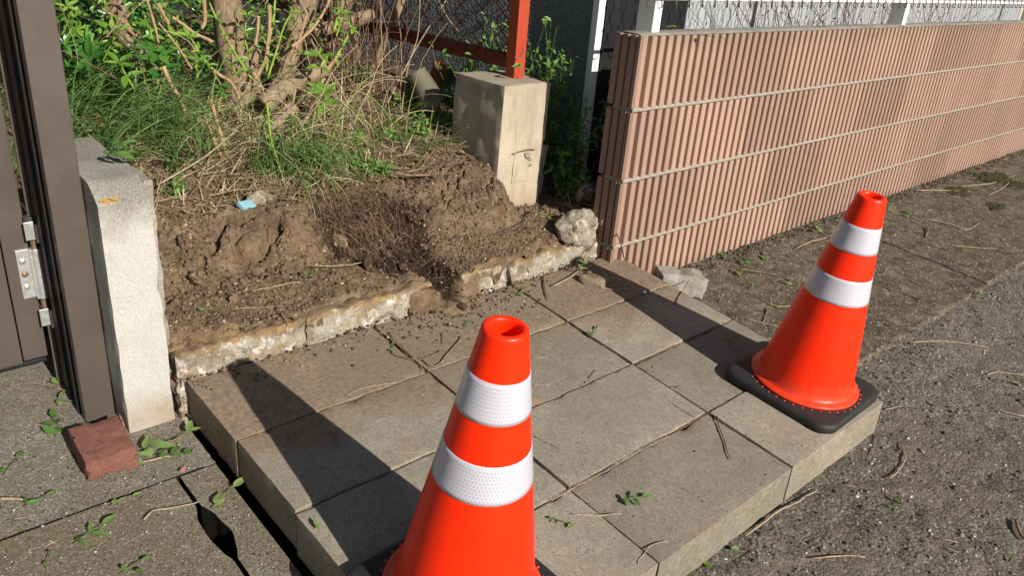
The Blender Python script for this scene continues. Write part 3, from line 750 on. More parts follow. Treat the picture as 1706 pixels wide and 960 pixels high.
# (the mesh hangs on the garden side of the rail)
P=.135; XW=-.080
nw=32
for k in range(nw):
    y0=.64+k*P
    for s in (0,):
        pts=[]; z=.951; j=0
        y=y0
        while z<1.72:
            off=(P/2 if j%2 else 0)
            xx=XW-.0028*(1 if j%2 else -1)
            pts+= [(xx,y0+off-.004*(1 if j%2==0 else -1),z-.006),(xx*1.0,y0+off,z),(xx,y0+off-.004*(1 if j%2==0 else -1),z+.006)] if 1 else []
            z+=.073; j+=1
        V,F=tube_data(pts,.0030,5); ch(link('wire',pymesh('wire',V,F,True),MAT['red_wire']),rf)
        # the neighbour wire that hooks into it
        pts2=[(XW-(p[0]-XW),2*y0+P/2-p[1]+P/2-.006-P/2+.003,p[2]) for p in pts]
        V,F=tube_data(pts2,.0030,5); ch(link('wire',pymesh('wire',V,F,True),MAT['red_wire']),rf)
tube('tie_wire',[(-.086,.575,1.0-.03),(-.082,.568,.962),(-.060,.566,.975),(-.045,.569,.995),(-.05,.571,1.005)],.0018,MAT['grey_wire'],None,5,3)
tw=bpy.data.objects['tie_wire']; ch(tw,rf)

# ---------------------------------------------------------------- gate pillar, gate post, gate leaf
def gp(c):
    z=c.z
    if z>.70: z=z-max(0,.06-(c.y-.085))*.75*((z-.70)/.11)+.10*max(0,c.y-.15)*((z-.7)/.11)*.5
    return (c.x,c.y,z)
pil=rough('gate_pillar',-1.866,-1.742,.086,.50,.05,.812,res=.017,amp=.0025,freq=8,rnd=.006,seed=6.6,amp2=.001,freq2=80,fn=gp,mat=MAT['pillar_concrete'])
tag(pil,'pale concrete pillar beside the brown gate post','pillar')
bs=rough('render_strip',-1.740,-1.716,.135,.42,.30,.80,res=.02,amp=.004,freq=12,rnd=.008,seed=9.1,mat=MAT['grey_concrete'],parent=pil)
def lichen(par,c,r,n,seed):
    q=random.Random(seed); parts=[]
    for k in range(n):
        a=q.uniform(0,6.28); d=r*q.random()**.7; s=q.uniform(.0018,.0055)
        cx=c[0]+d*math.cos(a); cz=c[2]+d*math.sin(a)*.6
        V=[(cx,c[1]-.0035,cz)]+[(cx+s*math.cos(t)*q.uniform(.6,1.2),c[1]-.0005,cz+s*math.sin(t)*q.uniform(.6,1.2)) for t in np.linspace(0,6.28,9)[:-1]]
        parts.append((V,[(0,i,i%8+1) for i in range(1,9)]))
    V,F=join_data(parts); return link('lichen',pymesh('lichen',V,F,True),MAT['lichen'],par)
m_plain('lichen',(.34,.205,.07),.95,.1,0,.4,200)
gpst=empty('gate_post',(-1.906,.29,.1),'brown aluminium gate post in front of the concrete pillar','post')
ch(box('front_face',-1.944,-1.869,.180,.212,.08,1.9,MAT['gate_brown'],None,.003),gpst)
ch(box('core',-1.940,-1.872,.213,.44,.08,1.9,MAT['gate_black'],None,.002),gpst)
ch(box('seal_strip',-1.9475,-1.9405,.235,.243,.08,1.9,MAT['gate_black'],None,.002),gpst)
ch(box('seal_strip',-1.9475,-1.9405,.300,.306,.08,1.9,MAT['gate_black'],None,.002),gpst)
ch(box('edge_strip',-1.953,-1.9405,.395,.402,.08,1.9,MAT['gate_brown'],None,.001),gpst)
gt=empty('gate',(-1.96,.42,.25),'brown metal gate leaf with a silver hinge, at the left edge','gate')
ch(box('stile',-2.022,-1.962,.405,.448,.245,1.8,MAT['gate_brown'],None,.003),gt)
ch(box('panel',-2.75,-2.0245,.409,.444,.238,1.8,MAT['gate_brown'],None,.003),gt)
ch(box('bottom_cap',-2.70,-1.966,.412,.442,.226,.2375,MAT['gate_black'],None,.002),gt)
hg=ch(box('hinge',-1.996,-1.966,.3985,.4045,.432,.572,MAT['steel'],None,.0012),gt)
def cyl(name,x,y,z0,z1,r,mat,parent,n=20):
    V,F=tube_data([(x,y,z0),(x,y,z0+.0012),(x,y,z1-.0012),(x,y,z1)],[r*.93,r,r,r*.93],n); 
    o=link(name,pymesh(name,V,F,False),MAT[mat]); o.parent=parent; o.matrix_parent_inverse=parent.matrix_parent_inverse.copy(); return o
def sub(o,parent): o.parent=parent; o.matrix_parent_inverse=parent.matrix_parent_inverse.copy(); return o
bpy.context.view_layer.update()
def deep(o,parent):
    o.parent=parent; o.matrix_parent_inverse=Matrix.Translation(-Vector(gt.location)).inverted()@Matrix.Translation(-Vector(gt.location)); return o
for nm,z0,z1,r,mt in (('barrel',.430,.574,.0155,'steel'),('pin',.360,.430,.0085,'rust_pin'),('pin',.574,.625,.0085,'rust_pin'),('pin_cap',.625,.664,.0150,'dark_frame')):
    V,F=tube_data([(-1.950,.394,z0),(-1.950,.394,z0+.0015),(-1.950,.394,z1-.0015),(-1.950,.394,z1)],[r*.92,r,r,r*.92],22); deep(link(nm,pymesh(nm,V,F,False),MAT[mt]),hg)
deep(box('flange',-1.9665,-1.9575,.384,.4045,.431,.573,MAT['steel'],None,.001),hg)
for z0 in (.604,.352):
    deep(box('bracket',-1.970,-1.946,.374,.3795,z0,z0+.050,MAT['steel'],None,.0015),hg)
    deep(box('bracket',-1.9455,-1.932,.3745,.3995,z0-.012,z0+.040,MAT['steel'],None,.0015),hg)
for z,mt in ((.540,'steel'),(.503,'rust_pin'),(.466,'steel')):
    bm=bmesh.new(); bmesh.ops.create_uvsphere(bm,u_segments=14,v_segments=8,radius=.0085)
    for v in bm.verts: v.co=Vector((v.co.x-1.983,v.co.y*.55+.3982,v.co.z+z))
    deep(link('screw',bm_mesh('screw',bm,True),MAT[mt]),hg)

# ================================================================== traffic cones
SN=Vector((0.0013,-.0919,.9958)).normalized()
def lathe(prof,n=64,closed=False):
    V=[];F=[]; m=len(prof)
    for r,z in prof:
        for k in range(n):
            a=2*math.pi*k/n; V.append((r*math.cos(a),r*math.sin(a),z))
    for i in range(m-1):
        for k in range(n): F.append((i*n+k,i*n+(k+1)%n,(i+1)*n+(k+1)%n,(i+1)*n+k))
    return V,F
CR=[(0,.1500),(.03,.1465),(.20,.1180),(.3225,.0965),(.3995,.0825),(.4805,.0690),(.5605,.0555),(.640,.0415)]
def cr(h): return float(np.interp(h,[a for a,_ in CR],[b for _,b in CR]))
bodyprof=[(.150,-.03),(.1715,.0005),(.1722,.004),(.170,.0075),(.160,.010),(.1535,.0135),(.1500,.020)]+[(cr(h),h) for h in np.linspace(.03,.632,26)]+[(.0420,.637),(.0405,.6415),(.0372,.6435),(.0310,.6432),(.0285,.6405),(.0275,.634),(.030,.60),(.06,.45),(.10,.20)]
def cone_body():
    V,F=lathe(bodyprof,72); me=pymesh('cone_body',V,F,True); me.materials.append(MAT['orange']); return me
def band_mesh(h0,h1):
    hs=np.linspace(h0,h1,10); prof=[(cr(h0)-.001,h0-.0004)]+[(cr(h)+.0009,h) for h in hs]+[(cr(h1)-.001,h1+.0004)]
    V,F=lathe(prof,72); me=pymesh('reflective_band',V,F,True); me.materials.append(MAT['band']); return me
def base_mesh():
    bm=bmesh.new(); S=.193; R=.055
    def ring(s,r,z):
        out=[]
        for cx,cy,a0 in ((1,1,0),(-1,1,90),(-1,-1,180),(1,-1,270)):
            for k in range(9):
                a=math.radians(a0+k*90/8); out.append(bm.verts.new((cx*(s-r)+r*math.cos(a),cy*(s-r)+r*math.sin(a),z)))
        return out
    rings=[ring(S-.006,R-.006,-.036),ring(S,R,-.031),ring(S,R,-.014),ring(S-.003,R-.003,-.008),ring(S-.009,R-.009,-.0045),ring(S-.020,R-.015,-.003)]
    # inner ring round the cone
    inner=[]
    for v in rings[-1]:
        a=math.atan2(v.co.y,v.co.x); inner.append(bm.verts.new((.150*math.cos(a),.150*math.sin(a),0.0)))
    rings.append(inner)
    n=len(inner)
    for a,b in zip(rings,rings[1:]):
        for k in range(n): bm.faces.new((a[k],a[(k+1)%n],b[(k+1)%n],b[k]))
    me=bm_mesh('rubber_base',bm,True); me.materials.append(MAT['rubber']); return me
CB,B1,B2,BS=cone_body(),band_mesh(.481,.5595),band_mesh(.3225,.4005),base_mesh()
V,F=lathe([(.0001,.0016),(.0026,.0013),(.0034,0)],10); F=[tuple(range(10))]+F; DOT=pymesh('dot',V,F,True); DOT.materials.append(MAT['orange'])
def cone(loc,label,yaw,lean=(0,0)):
    o=empty('traffic_cone',loc,label,'traffic cone','orange traffic cones on the paving step')
    q=Vector((0,0,1)).rotation_difference((SN+Vector((lean[0],lean[1],0))).normalized()); o.rotation_mode='QUATERNION'
    o.rotation_quaternion=q@Quaternion((0,0,1),yaw)
    link('cone_body',CB,None,o); link('reflective_band',B1,None,o); link('reflective_band',B2,None,o); b=link('rubber_base',BS,None,o)
    for k in range(40):
        a=2*math.pi*k/40; link('dot',DOT,None,b,(.1785*math.cos(a),.1785*math.sin(a),-.0021),None,(1.05,1.05,1))
    return o
cone((-1.548,-.949,.1845),'near orange cone cut off by the bottom edge, two white bands',.05)
cone((-.098,-.928,.1870),'orange cone standing whole on its black base at the road corner',.02,(-.010,0))

# ================================================================== loose stones, brick, shard
def stone(name,loc,seed,s,rot,mat,label,cat,group=None,sub=3,amp=.28,freq=1.3,fine=.05):
    return tag(link(name,rock_mesh(name,seed,*s,sub=sub,amp=amp,freq=freq,fine=fine),MAT[mat],None,loc,rot),label,cat,group)
stone('rock',(-0.079,0.136,0.368),3,(.105,.080,.058),(.1,-.25,.5),'rock','pale rough rock on the kerb beside the ribbed wall','rock',sub=4)
stone('rock',(0.149,1.272,0.522),5,(.085,.055,.055),(.2,.1,.4),'rock','brownish stone against the shaded side of the footing','rock',sub=4)
stone('rock',(0.161,0.322,0.420),9,(.04,.035,.05),(.3,.1,.2),'rock','small grey stone behind the pale rock','rock')
fr=rough('concrete_lump',-.10,.10,-.055,.055,-.06,.035,res=.012,amp=.012,freq=13,rnd=.018,seed=2.2,amp2=.003,freq2=80,mat=MAT['grey_concrete'])
fr.location=(0.220,-0.190,0.185); fr.rotation_euler=(.08,.10,-.55); tag(fr,'broken concrete lump at the back right corner of the paving','concrete lump')
fl=rough('mortar_flake',-.07,.07,-.05,.05,-.02,.018,res=.010,amp=.012,freq=15,rnd=.016,seed=7.2,amp2=.002,freq2=80,mat=MAT['slab'])
fl.location=(-0.163,-0.071,0.234); fl.rotation_euler=(.10,-.03,.3); tag(fl,'flat earth-coloured flake of mortar lying on the back slab','flake')
br=rough('brick',-.060,.060,-.078,.078,-.030,.030,res=.008,amp=.005,freq=16,rnd=.010,seed=4.4,amp2=.002,freq2=110,mat=MAT['brick_red'],fn=lambda c:(c.x,c.y+.012*noise.noise(Vector((c.x*22,3,c.z*10)))*(1 if c.y<0 else .2),c.z))
br.location=(-1.952,.018,.152); br.rotation_euler=(.09,.0,-.04); tag(br,'broken red brick at the foot of the gate post','brick')
sd=rough('tile_shard',-.030,.030,-.018,.018,-.008,.008,res=.006,amp=.003,freq=30,rnd=.004,seed=1.4,mat=MAT['blue_shard'])
sd.location=(-1.267,0.582,0.523); sd.rotation_euler=(.55,.1,.35); tag(sd,'pale blue tile shard in the dug earth','shard')
stone('limestone_lump',(-1.203,0.624,0.520),12,(.05,.03,.03),(.1,.3,.2),'rock','whitish crumbly lump beside the blue shard','stone')
stone('pebble',(-0.071,-0.235,0.219),2,(.010,.007,.006),(0,0,.4),'white_pebble','white pebble in the shadow of the far cone','pebble',sub=2,amp=.1)
stone('pebble',(-0.780,0.004,0.246),6,(.020,.016,.013),(0,0,1),'dark_soil','dark round earth ball spilled on the paving below the gap','clod',sub=3)
for k,(loc,s,lb) in enumerate([
  ((-0.708,0.389,0.441),.024,'pale clod sticking out of the dark root mass'),
  ((-1.532,0.379,0.394),.035,'dry earth clod at the left under the cracked face'),
  ((-1.487,0.231,0.368),.018,'small clod behind the long kerb crack'),
  ((-0.870,0.327,0.347),.022,'dark moist clod at the bottom of the pit'),
  ((-1.002,0.253,0.368),.027,'dark moist clod left of the pit bottom'),
  ((-1.025,0.396,0.404),.030,'brown clod on the ledge left of the roots'),
  ((-0.869,0.228,0.332),.020,'dark clod right beside the end of the long kerb piece'),
  ((-1.105,0.361,0.397),.022,'rounded clod at the right end of the smooth earth face'),
  ((-0.800,0.079,0.249),.012,'small dark clod on the paving left of the earth ball'),
  ((-0.882,0.032,0.243),.010,'tiny dark clod nearest the near cone on the back slabs'),
  ((-0.613,0.122,0.256),.020,'earth clod below the whitish kerb stub'),
  ((-1.517,0.491,0.473),.030,'crumbling clod beside the concrete pillar')]):
    stone('soil_clod',loc,20+k,(s,s*.8,s*.65),(k*.4,k*.7,k),'dark_soil' if ('dark' in lb) else 'soil',lb,'clod',None,3,.35,1.6,.12)
# flower pots lying behind the footing
def pot(name,loc,rot,r0,r1,h,mat,label):
    V,F=lathe([(r0*.3,0),(r0,0),(r0+.002,.006),(r1,h*.85),(r1+.008,h*.86),(r1+.008,h),(r1-.002,h),(r1-.006,h*.85),(r0-.006,.01)],40)
    return tag(link(name,pymesh(name,V,F,True),MAT[mat],None,loc,rot),label,'flower pot')
pot('flower_pot',(-0.232,1.050,0.840),(math.pi-.45,-.38,0),.042,.056,.17,'pot_olive','tipped olive flower pot in the weeds left of the footing')
pot('flower_pot',(0.009,1.120,0.656),(.3,.5,.2),.06,.095,.17,'pot_dark','dark empty pot lying between the olive pot and the footing')
pot('flower_pot',(0.062,1.300,0.690),(.5,.4,.1),.05,.075,.12,'pot_terracotta','terracotta pot rim showing behind the olive pot')

# ================================================================== road chips, crumbs, litter (uncountable)
ico=bmesh.new(); bmesh.ops.create_icosphere(ico,subdivisions=1,radius=1); ICV=np.array([v.co[:] for v in ico.verts]); ICF=np.array([[v.index for v in f.verts] for f in ico.faces]); ico.free()
m_tube('chip_dark',[(0,(.025,.018,.012)),(.6,(.065,.050,.034)),(1,(.15,.12,.085))])
m_tube('grit',[(0,(.06,.05,.038)),(.4,(.13,.115,.09)),(.75,(.24,.215,.175)),(1,(.46,.43,.38))])
def chips(name,mat,x0,x1,y0,y1,n,smin,smax,zf,label,cat,flat=.55,sink=.3,keep=None):
    x=x0+(x1-x0)*rng.random(n)**1.25; y=rng.uniform(y0,y1,n)
    if keep is not None: k=keep(x,y); x=x[k];y=y[k]
    n=len(x); s=smin+(smax-smin)*rng.random(n)**2.6
    z=zf(x,y)+s*flat*(1-2*sink)*.5
    sc=np.stack([s*rng.uniform(.7,1.2,n),s*rng.uniform(.6,1.1,n),s*flat*rng.uniform(.7,1.2,n)],1)
    tv=ICV*(1+.25*np.sin(ICV[:,[1,2,0]]*5.1))
    me=scatter(name,tv,ICF,np.stack([x,y,z],1),rand_rot(n,.5),sc,rng.random(n))
    return tag(link(name,me,MAT[mat]),label,cat,None,'stuff')
chips('road_chippings','chip',-1.75,5.0,-2.1,-.90,17000,.0020,.0085,roadz,'loose stone chippings bedded in the dark asphalt','chippings',.42,.42,keep=lambda x,y:((x>.13)|(y<-1.135))&(rng.random(len(x))<.25+.75*sstep(-.5,.4,fbm(x*3.5,y*3.5,44,3))))
chips('road_stones','chip',-1.75,4.0,-2.1,-.92,420,.0055,.0135,roadz,'larger loose stones scattered on the asphalt','chippings',.5,.3,keep=lambda x,y:((x>.14)|(y<-1.15)))
chips('edge_drift','chip_dark',.12,6,-1.02,-.86,2600,.0012,.0065,lambda x,y:np.maximum(roadz(x,y),stripz(x,y)),'dark grit drifted along the edge of the dirt strip','grit',.5,.3)
chips('wall_foot_mulch','chip_dark',.12,6,-.075,-.003,2600,.0015,.010,stripz,'dark crumbs drifted along the wall foot','earth',.6,.2)
chips('strip_grit','chip',.08,6,-.90,-.004,5000,.0012,.0055,stripz,'fine grit and crumbs on the dirty strip below the wall','grit')
chips('driveway_grit','grit',-2.6,-1.74,-.9,.25,4200,.0012,.0046,lambda x,y:slabtop(y)-.1195,'grit bedded in the old driveway concrete','grit',flat=.45,sink=.45,keep=lambda x,y:(np.abs(x+1.83)>.026)&((y<.08)|(x<-1.96)))
m_tube('chip_wet_shade',[(0,(.014,.009,.005)),(.6,(.040,.024,.014)),(1,(.085,.054,.032))])  # moist earth crumbs, with the shade of the pit in their colour
m_tube('crumb',[(0,(.055,.034,.019)),(.4,(.115,.074,.044)),(.93,(.20,.135,.083)),(1,(.34,.27,.19))])
xx=lambda x,y:soil(x,y)
chips('soil_crumbs','crumb',-1.72,.10,.10,1.0,26000,.0009,.0078,xx,'loose crumbs of earth on the dug bed','earth',.75,.25,keep=lambda x,y:((np.exp(-((x+1.22)/.20)**4-((y-.49)/.10)**4)<.5)|(rng.random(len(x))<.15))&((x<-.26)|(y<.44))&(rng.random(len(x))>.92*sstep(.3,.8,wet_shade_mask(x,y)*(y<.62))))
chips('hollow_crumbs','chip_wet_shade',-1.25,-.55,.06,.56,5200,.0010,.0085,xx,'moist crumbs of earth in the dug hollow, its shade put into their colour','earth',.8,.25,keep=lambda x,y:rng.random(len(x))<sstep(.3,.9,wet_shade_mask(x,y)))
def spillkeep(x,y):
    d=np.hypot((x+.77)/.26,(y-.06)/.13); d2=np.abs(y-.075)/.07
    return rng.random(len(x))<np.maximum(np.exp(-d*d),.5*np.exp(-d2*d2))
chips('spilled_earth','crumb',-1.70,.08,-.30,.078,9000,.0010,.0080,lambda x,y:slabtop(y),'crumbs of earth spilled over the paving by the kerb','earth',.75,.2,keep=spillkeep)
chips('paving_specks','crumb',-1.70,.08,-1.12,.05,900,.0008,.0030,lambda x,y:slabtop(y),'specks of earth on the paving slabs','earth',.7,.2)
# moss on the strip at the far right
def moss(loc,r,label,seed):
    bm=bmesh.new(); bmesh.ops.create_icosphere(bm,subdivisions=4,radius=1)
    for v in bm.verts:
        p=v.co.copy(); k=1+.35*noise.fractal(p*2.2+Vector((seed,0,0)),1,2,3)
        v.co=Vector((p.x*r*k,p.y*r*.55*k,max(-.004,p.z*.010*k+.008*noise.noise(p*11+Vector((seed,2,0))))))
    return tag(link('moss_cushion',bm_mesh('moss_cushion',bm,True),MAT['moss'],None,loc),label,'moss','moss cushions near the wall foot')
moss((3.277,-0.436,0.070),.10,'single olive moss cushion lying apart, out on the dirt strip',1)
moss((3.292,-0.182,0.092),.13,'moss cushion nearest the wall just right of the far cone top',2)
moss((3.969,-0.345,0.078),.14,'moss cushion at the right picture edge',3)
moss((3.981,-0.178,0.093),.20,'broad moss patch along the wall foot at far right',4)

# ================================================================== plants
def leaf_mesh(name,w=.40,curl=.10,fold=.16,seg=6,seed=0):
    V=[];F=[]
    for i in range(seg+1):
        t=i/seg; hw=w*.5*math.sin(math.pi*min(1,t**.80))**.85*(1-.15*t)+(.012 if i==0 else 0); zc=-curl*t*t+.02*math.sin(t*5+seed)
        for s in (-1,-.5,0,.5,1): V.append((t,s*hw,zc+abs(s)*hw*fold*2))
    for i in range(seg):
        for q in range(4): a=i*5+q; F.append((a,a+1,a+6,a+5))
    return pymesh(name,V,F,True)
LV=[leaf_mesh('leaf',.38,.10,.18,6,0),leaf_mesh('leaf',.43,.22,.12,6,1),leaf_mesh('leaf',.35,-.03,.22,6,2)]
LVD=[m.copy() for m in LV]; LVF=[m.copy() for m in LV]
for ms,mt in ((LV,'leaf'),(LVD,'leaf_dark'),(LVF,'leaf_fallen')):
    for m in ms: m.materials.append(MAT[mt])
LT=np.array([(0,0,0),(.30,-.17,.04),(.30,.17,.04),(.34,0,-.01),(.68,-.15,.03),(.68,.15,.03),(.70,0,-.04),(1,0,-.10)])
LTF=np.array([(0,1,3),(0,3,2),(1,4,6),(1,6,3),(3,6,5),(3,5,2),(4,7,6),(6,7,5)])
def basis(xd,nd):
    x=Vector(xd).normalized(); z=Vector(nd)-x*Vector(nd).dot(x); z.normalize(); y=z.cross(x); return Matrix((x,y,z)).transposed()
shrub=empty('shrub',(-.95,1.45,.6),'large cut-back shrub with thick bark trunks and fresh green shoots','shrub')
SH=Matrix.Translation(-Vector(shrub.location))
def shp(o): o.parent=shrub; o.matrix_parent_inverse=SH; return o
rl=random.Random(5)
nleaf=0
def add_leaf(parent,pos,xd,nd,size,dark=False):
    global nleaf
    if nleaf>=298: return
    nleaf+=1
    me=(LVD if dark else LV)[rl.randrange(3)]
    o=bpy.data.objects.new('leaf',me); COL.objects.link(o)
    m=basis(xd,nd).to_4x4(); m=m@Matrix.Diagonal((size,size*rl.uniform(.85,1.1),size,1)); m.translation=pos
    o.parent=parent; o.matrix_basis=m
def whorl(parent,c,axis,n,size,dark=False,spread=1.0):
    axis=Vector(axis).normalized(); a=axis.orthogonal().normalized(); b=axis.cross(a); ph=rl.uniform(0,6.28)
    for k in range(n):
        th=ph+k*2*math.pi/n+rl.uniform(-.25,.25); rad=a*math.cos(th)+b*math.sin(th)
        add_leaf(parent,Vector(c)+rad*.004,rad*spread+axis*rl.uniform(.05,.55),axis*1.0-rad*.2+Vector((0,-.25,.3)),size*1.25*rl.uniform(.65,1.12),dark)
for pts,rad,lb in [
  ([(-0.852,1.550,1.289),(-0.857,1.550,1.079),(-0.841,1.550,0.806),(-0.821,1.550,0.634),(-0.814,1.550,0.470)],(.058,.060,.062,.072,.088),'stout upright trunk in the middle of the shrub'),
  ([(-1.307,1.850,1.227),(-1.226,1.850,1.044),(-1.157,1.850,0.860),(-1.077,1.850,0.635)],(.050,.054,.056,.060),'pale leaning trunk at the left of the shrub'),
  ([(-0.415,1.600,1.281),(-0.470,1.600,1.076),(-0.535,1.600,0.879),(-0.619,1.600,0.678),(-0.695,1.600,0.474)],(.060,.060,.050,.045,.06),'right-hand trunk leaning outward'),
  ([(-0.073,1.750,1.285),(-0.166,1.750,1.062),(-0.247,1.750,0.892),(-0.325,1.750,0.720),(-0.401,1.750,0.607)],(.044,.042,.040,.038,.038),None),
  ([(-0.419,1.620,0.935),(-0.303,1.620,0.955),(-0.173,1.620,0.987),(-0.066,1.620,1.017)],(.030,.031,.031,.030),'sawn-off branch stub pointing right'),
  ([(-0.835,1.300,0.683),(-0.750,1.300,0.743),(-0.649,1.300,0.783),(-0.537,1.300,0.821)],(.042,.040,.034,.030),'sawn-off low branch with a cut face'),
  ([(-0.878,1.200,0.566),(-0.829,1.200,0.630),(-0.784,1.200,0.669),(-0.749,1.200,0.696)],(.040,.036,.033,.030),None),
  ([(-0.233,1.500,0.525),(-0.171,1.500,0.726),(-0.096,1.500,0.895),(-0.012,1.500,1.062),(0.038,1.500,1.200)],(.012,.016,.020,.020,.018),None),
  ([(-0.707,1.650,0.633),(-0.718,1.650,0.784),(-0.685,1.650,0.862)],(.040,.032,.026),None)]:
    o=shp(tube('trunk',pts,rad,MAT['bark'],None,14,7,.22,len(pts)*rad[0]*91)); 
    if lb: o['label']=lb
for pts,r in [
  ([(-1.219,1.350,1.088),(-1.201,1.350,1.051),(-1.184,1.350,1.012)],.009),([(-1.240,1.300,1.025),(-1.185,1.300,0.948),(-1.129,1.300,0.849)],.0048),
  ([(-1.157,1.380,1.034),(-1.117,1.380,1.007),(-1.077,1.380,0.975),(-1.002,1.380,0.936)],.0085),([(-1.064,1.250,0.849),(-1.036,1.250,0.827),(-1.005,1.250,0.807),(-0.978,1.250,0.767),(-0.955,1.250,0.692)],.0095),
  ([(-1.266,1.600,0.994),(-1.253,1.600,0.969),(-1.238,1.600,0.938)],.015),([(-1.396,1.600,1.113),(-1.351,1.600,1.048),(-1.266,1.600,0.994)],.005),
  ([(-1.168,1.050,0.781),(-1.150,1.050,0.692),(-1.127,1.050,0.585),(-1.112,1.050,0.488)],.0095),([(-1.208,1.020,0.731),(-1.188,1.020,0.664),(-1.162,1.020,0.585),(-1.135,1.020,0.494)],.0085),
  ([(-0.768,1.350,1.083),(-0.769,1.350,1.007),(-0.781,1.350,0.922),(-0.798,1.350,0.857),(-0.845,1.350,0.785)],.0105),([(-0.791,1.400,1.034),(-0.799,1.400,0.977),(-0.813,1.400,0.916)],.009),
  ([(-0.445,1.400,1.118),(-0.482,1.400,1.053),(-0.537,1.400,0.985),(-0.594,1.400,0.938),(-0.647,1.400,0.904)],.0085),([(-0.560,1.420,1.030),(-0.582,1.420,0.970),(-0.611,1.420,0.900),(-0.636,1.420,0.834)],.0085),
  ([(-1.249,1.400,1.135),(-1.230,1.400,1.061),(-1.213,1.400,0.961),(-1.209,1.400,0.870)],.006),([(-1.245,1.280,0.869),(-1.223,1.280,0.800),(-1.193,1.280,0.740),(-1.172,1.280,0.668)],.010),
  ([(-0.746,1.200,0.492),(-0.733,1.200,0.595),(-0.755,1.200,0.687),(-0.741,1.200,0.766)],.006),([(-0.998,1.450,1.100),(-0.998,1.450,1.020),(-1.013,1.450,0.978)],.010),
  ([(-0.485,1.300,0.862),(-0.521,1.300,0.828),(-0.562,1.300,0.757)],.010),([(-0.677,1.180,0.659),(-0.712,1.180,0.636),(-0.735,1.180,0.625)],.011)]:
    shp(tube('cane',pts,[r*.95,r*.72,r*.8,r*.7,r*.9],MAT['cane'],None,9,6,.45,r*700))
def shoot(pts,r,nodes,nl,size,dark=False,ax=(0,-.75,.65),mat='green_stem',tip=True):
    P=spline(pts,4); o=shp(tube('shoot',pts,[r,r*.7],MAT[mat],None,7,4))
    for q in range(nodes):
        t=(q+1)/(nodes+.0); i=min(len(P)-1,int(t*(len(P)-1))); d=(P[min(i+1,len(P)-1)]-P[max(i-1,0)]).normalized()
        last=(q==nodes-1)
        whorl(o,P[i],(d*(1.0 if last else .3)+Vector(ax)+Vector((rl.uniform(-.4,.4),rl.uniform(-.2,.2),rl.uniform(-.2,.3)))),nl if last else 3,size*(1.0 if last else .85),dark)
    return o
shoot([(-1.069,0.800,0.814),(-1.059,0.800,0.672),(-1.026,0.800,0.566),(-0.990,0.800,0.471)],.0048,5,5,.034)
shoot([(-0.883,1.300,0.796),(-0.939,1.300,0.887),(-1.005,1.300,1.011),(-1.047,1.300,1.116)],.005,5,4,.040)
shoot([(-1.034,1.320,0.836),(-1.078,1.320,0.896),(-1.119,1.320,0.970)],.0045,3,5,.046)
shoot([(-1.120,1.360,0.885),(-1.146,1.360,0.909),(-1.159,1.360,0.965)],.004,2,5,.042)
shoot([(-1.282,1.400,0.782),(-1.256,1.400,0.861),(-1.235,1.400,0.905)],.004,2,6,.066,True)
shoot([(-1.253,1.340,0.791),(-1.234,1.340,0.847),(-1.242,1.340,0.899)],.004,2,6,.070,True)
shoot([(-1.351,1.300,0.782),(-1.377,1.300,0.839),(-1.397,1.300,0.885)],.004,2,5,.058)
shoot([(-1.215,1.420,0.913),(-1.228,1.420,0.963),(-1.230,1.420,0.994)],.004,2,5,.046)
shoot([(-1.398,1.550,0.888),(-1.416,1.550,0.945),(-1.451,1.550,0.972)],.004,3,5,.042)
shoot([(-1.414,1.500,0.962),(-1.431,1.500,0.919),(-1.434,1.500,0.926)],.004,2,5,.066,True)
shoot([(-1.400,1.450,0.914),(-1.429,1.450,0.889),(-1.451,1.450,0.881)],.004,1,5,.070,True)
shoot([(-0.911,1.350,0.793),(-0.939,1.350,0.839),(-0.946,1.350,0.896)],.0035,3,5,.030)
shoot([(-0.836,1.400,0.855),(-0.857,1.400,0.949),(-0.841,1.400,1.037)],.0035,3,5,.040)
shoot([(-0.731,1.480,0.940),(-0.751,1.480,0.985),(-0.737,1.480,1.044)],.0035,3,5,.040)
shoot([(-0.798,1.330,0.791),(-0.749,1.330,0.912),(-0.712,1.330,1.004),(-0.671,1.330,1.061)],.0045,4,5,.030)
shoot([(-0.788,1.360,0.797),(-0.770,1.360,0.933),(-0.743,1.360,1.041),(-0.734,1.360,1.119)],.0065,5,5,.038)
shoot([(-0.405,1.450,0.958),(-0.383,1.450,1.028),(-0.366,1.450,1.114)],.008,2,4,.040)
shoot([(-0.516,1.320,0.808),(-0.473,1.320,0.866),(-0.392,1.320,0.986)],.0068,4,5,.034)
shoot([(-0.613,1.150,0.655),(-0.636,1.150,0.708),(-0.635,1.150,0.758)],.004,2,6,.072,False)
shoot([(-0.648,1.150,0.814),(-0.644,1.150,0.863),(-0.654,1.150,0.907)],.004,2,5,.050,False)
shoot([(-0.513,1.250,0.967),(-0.495,1.250,1.016),(-0.477,1.250,1.065)],.004,3,6,.036)
shoot([(-0.105,1.700,0.954),(-0.084,1.700,1.025),(-0.070,1.700,1.096)],.004,3,6,.050)
shoot([(-1.115,1.600,1.002),(-1.130,1.600,1.039),(-1.135,1.600,1.086)],.004,2,5,.046)
shoot([(-1.336,1.550,1.032),(-1.343,1.550,1.065),(-1.346,1.550,1.093)],.004,2,5,.040)
shoot([(-1.047,1.300,0.714),(-1.035,1.300,0.742),(-1.024,1.300,0.760)],.004,1,3,.062,True)
shoot([(-1.169,1.150,0.843),(-1.174,1.150,0.883),(-1.163,1.150,0.908)],.0035,2,5,.036)
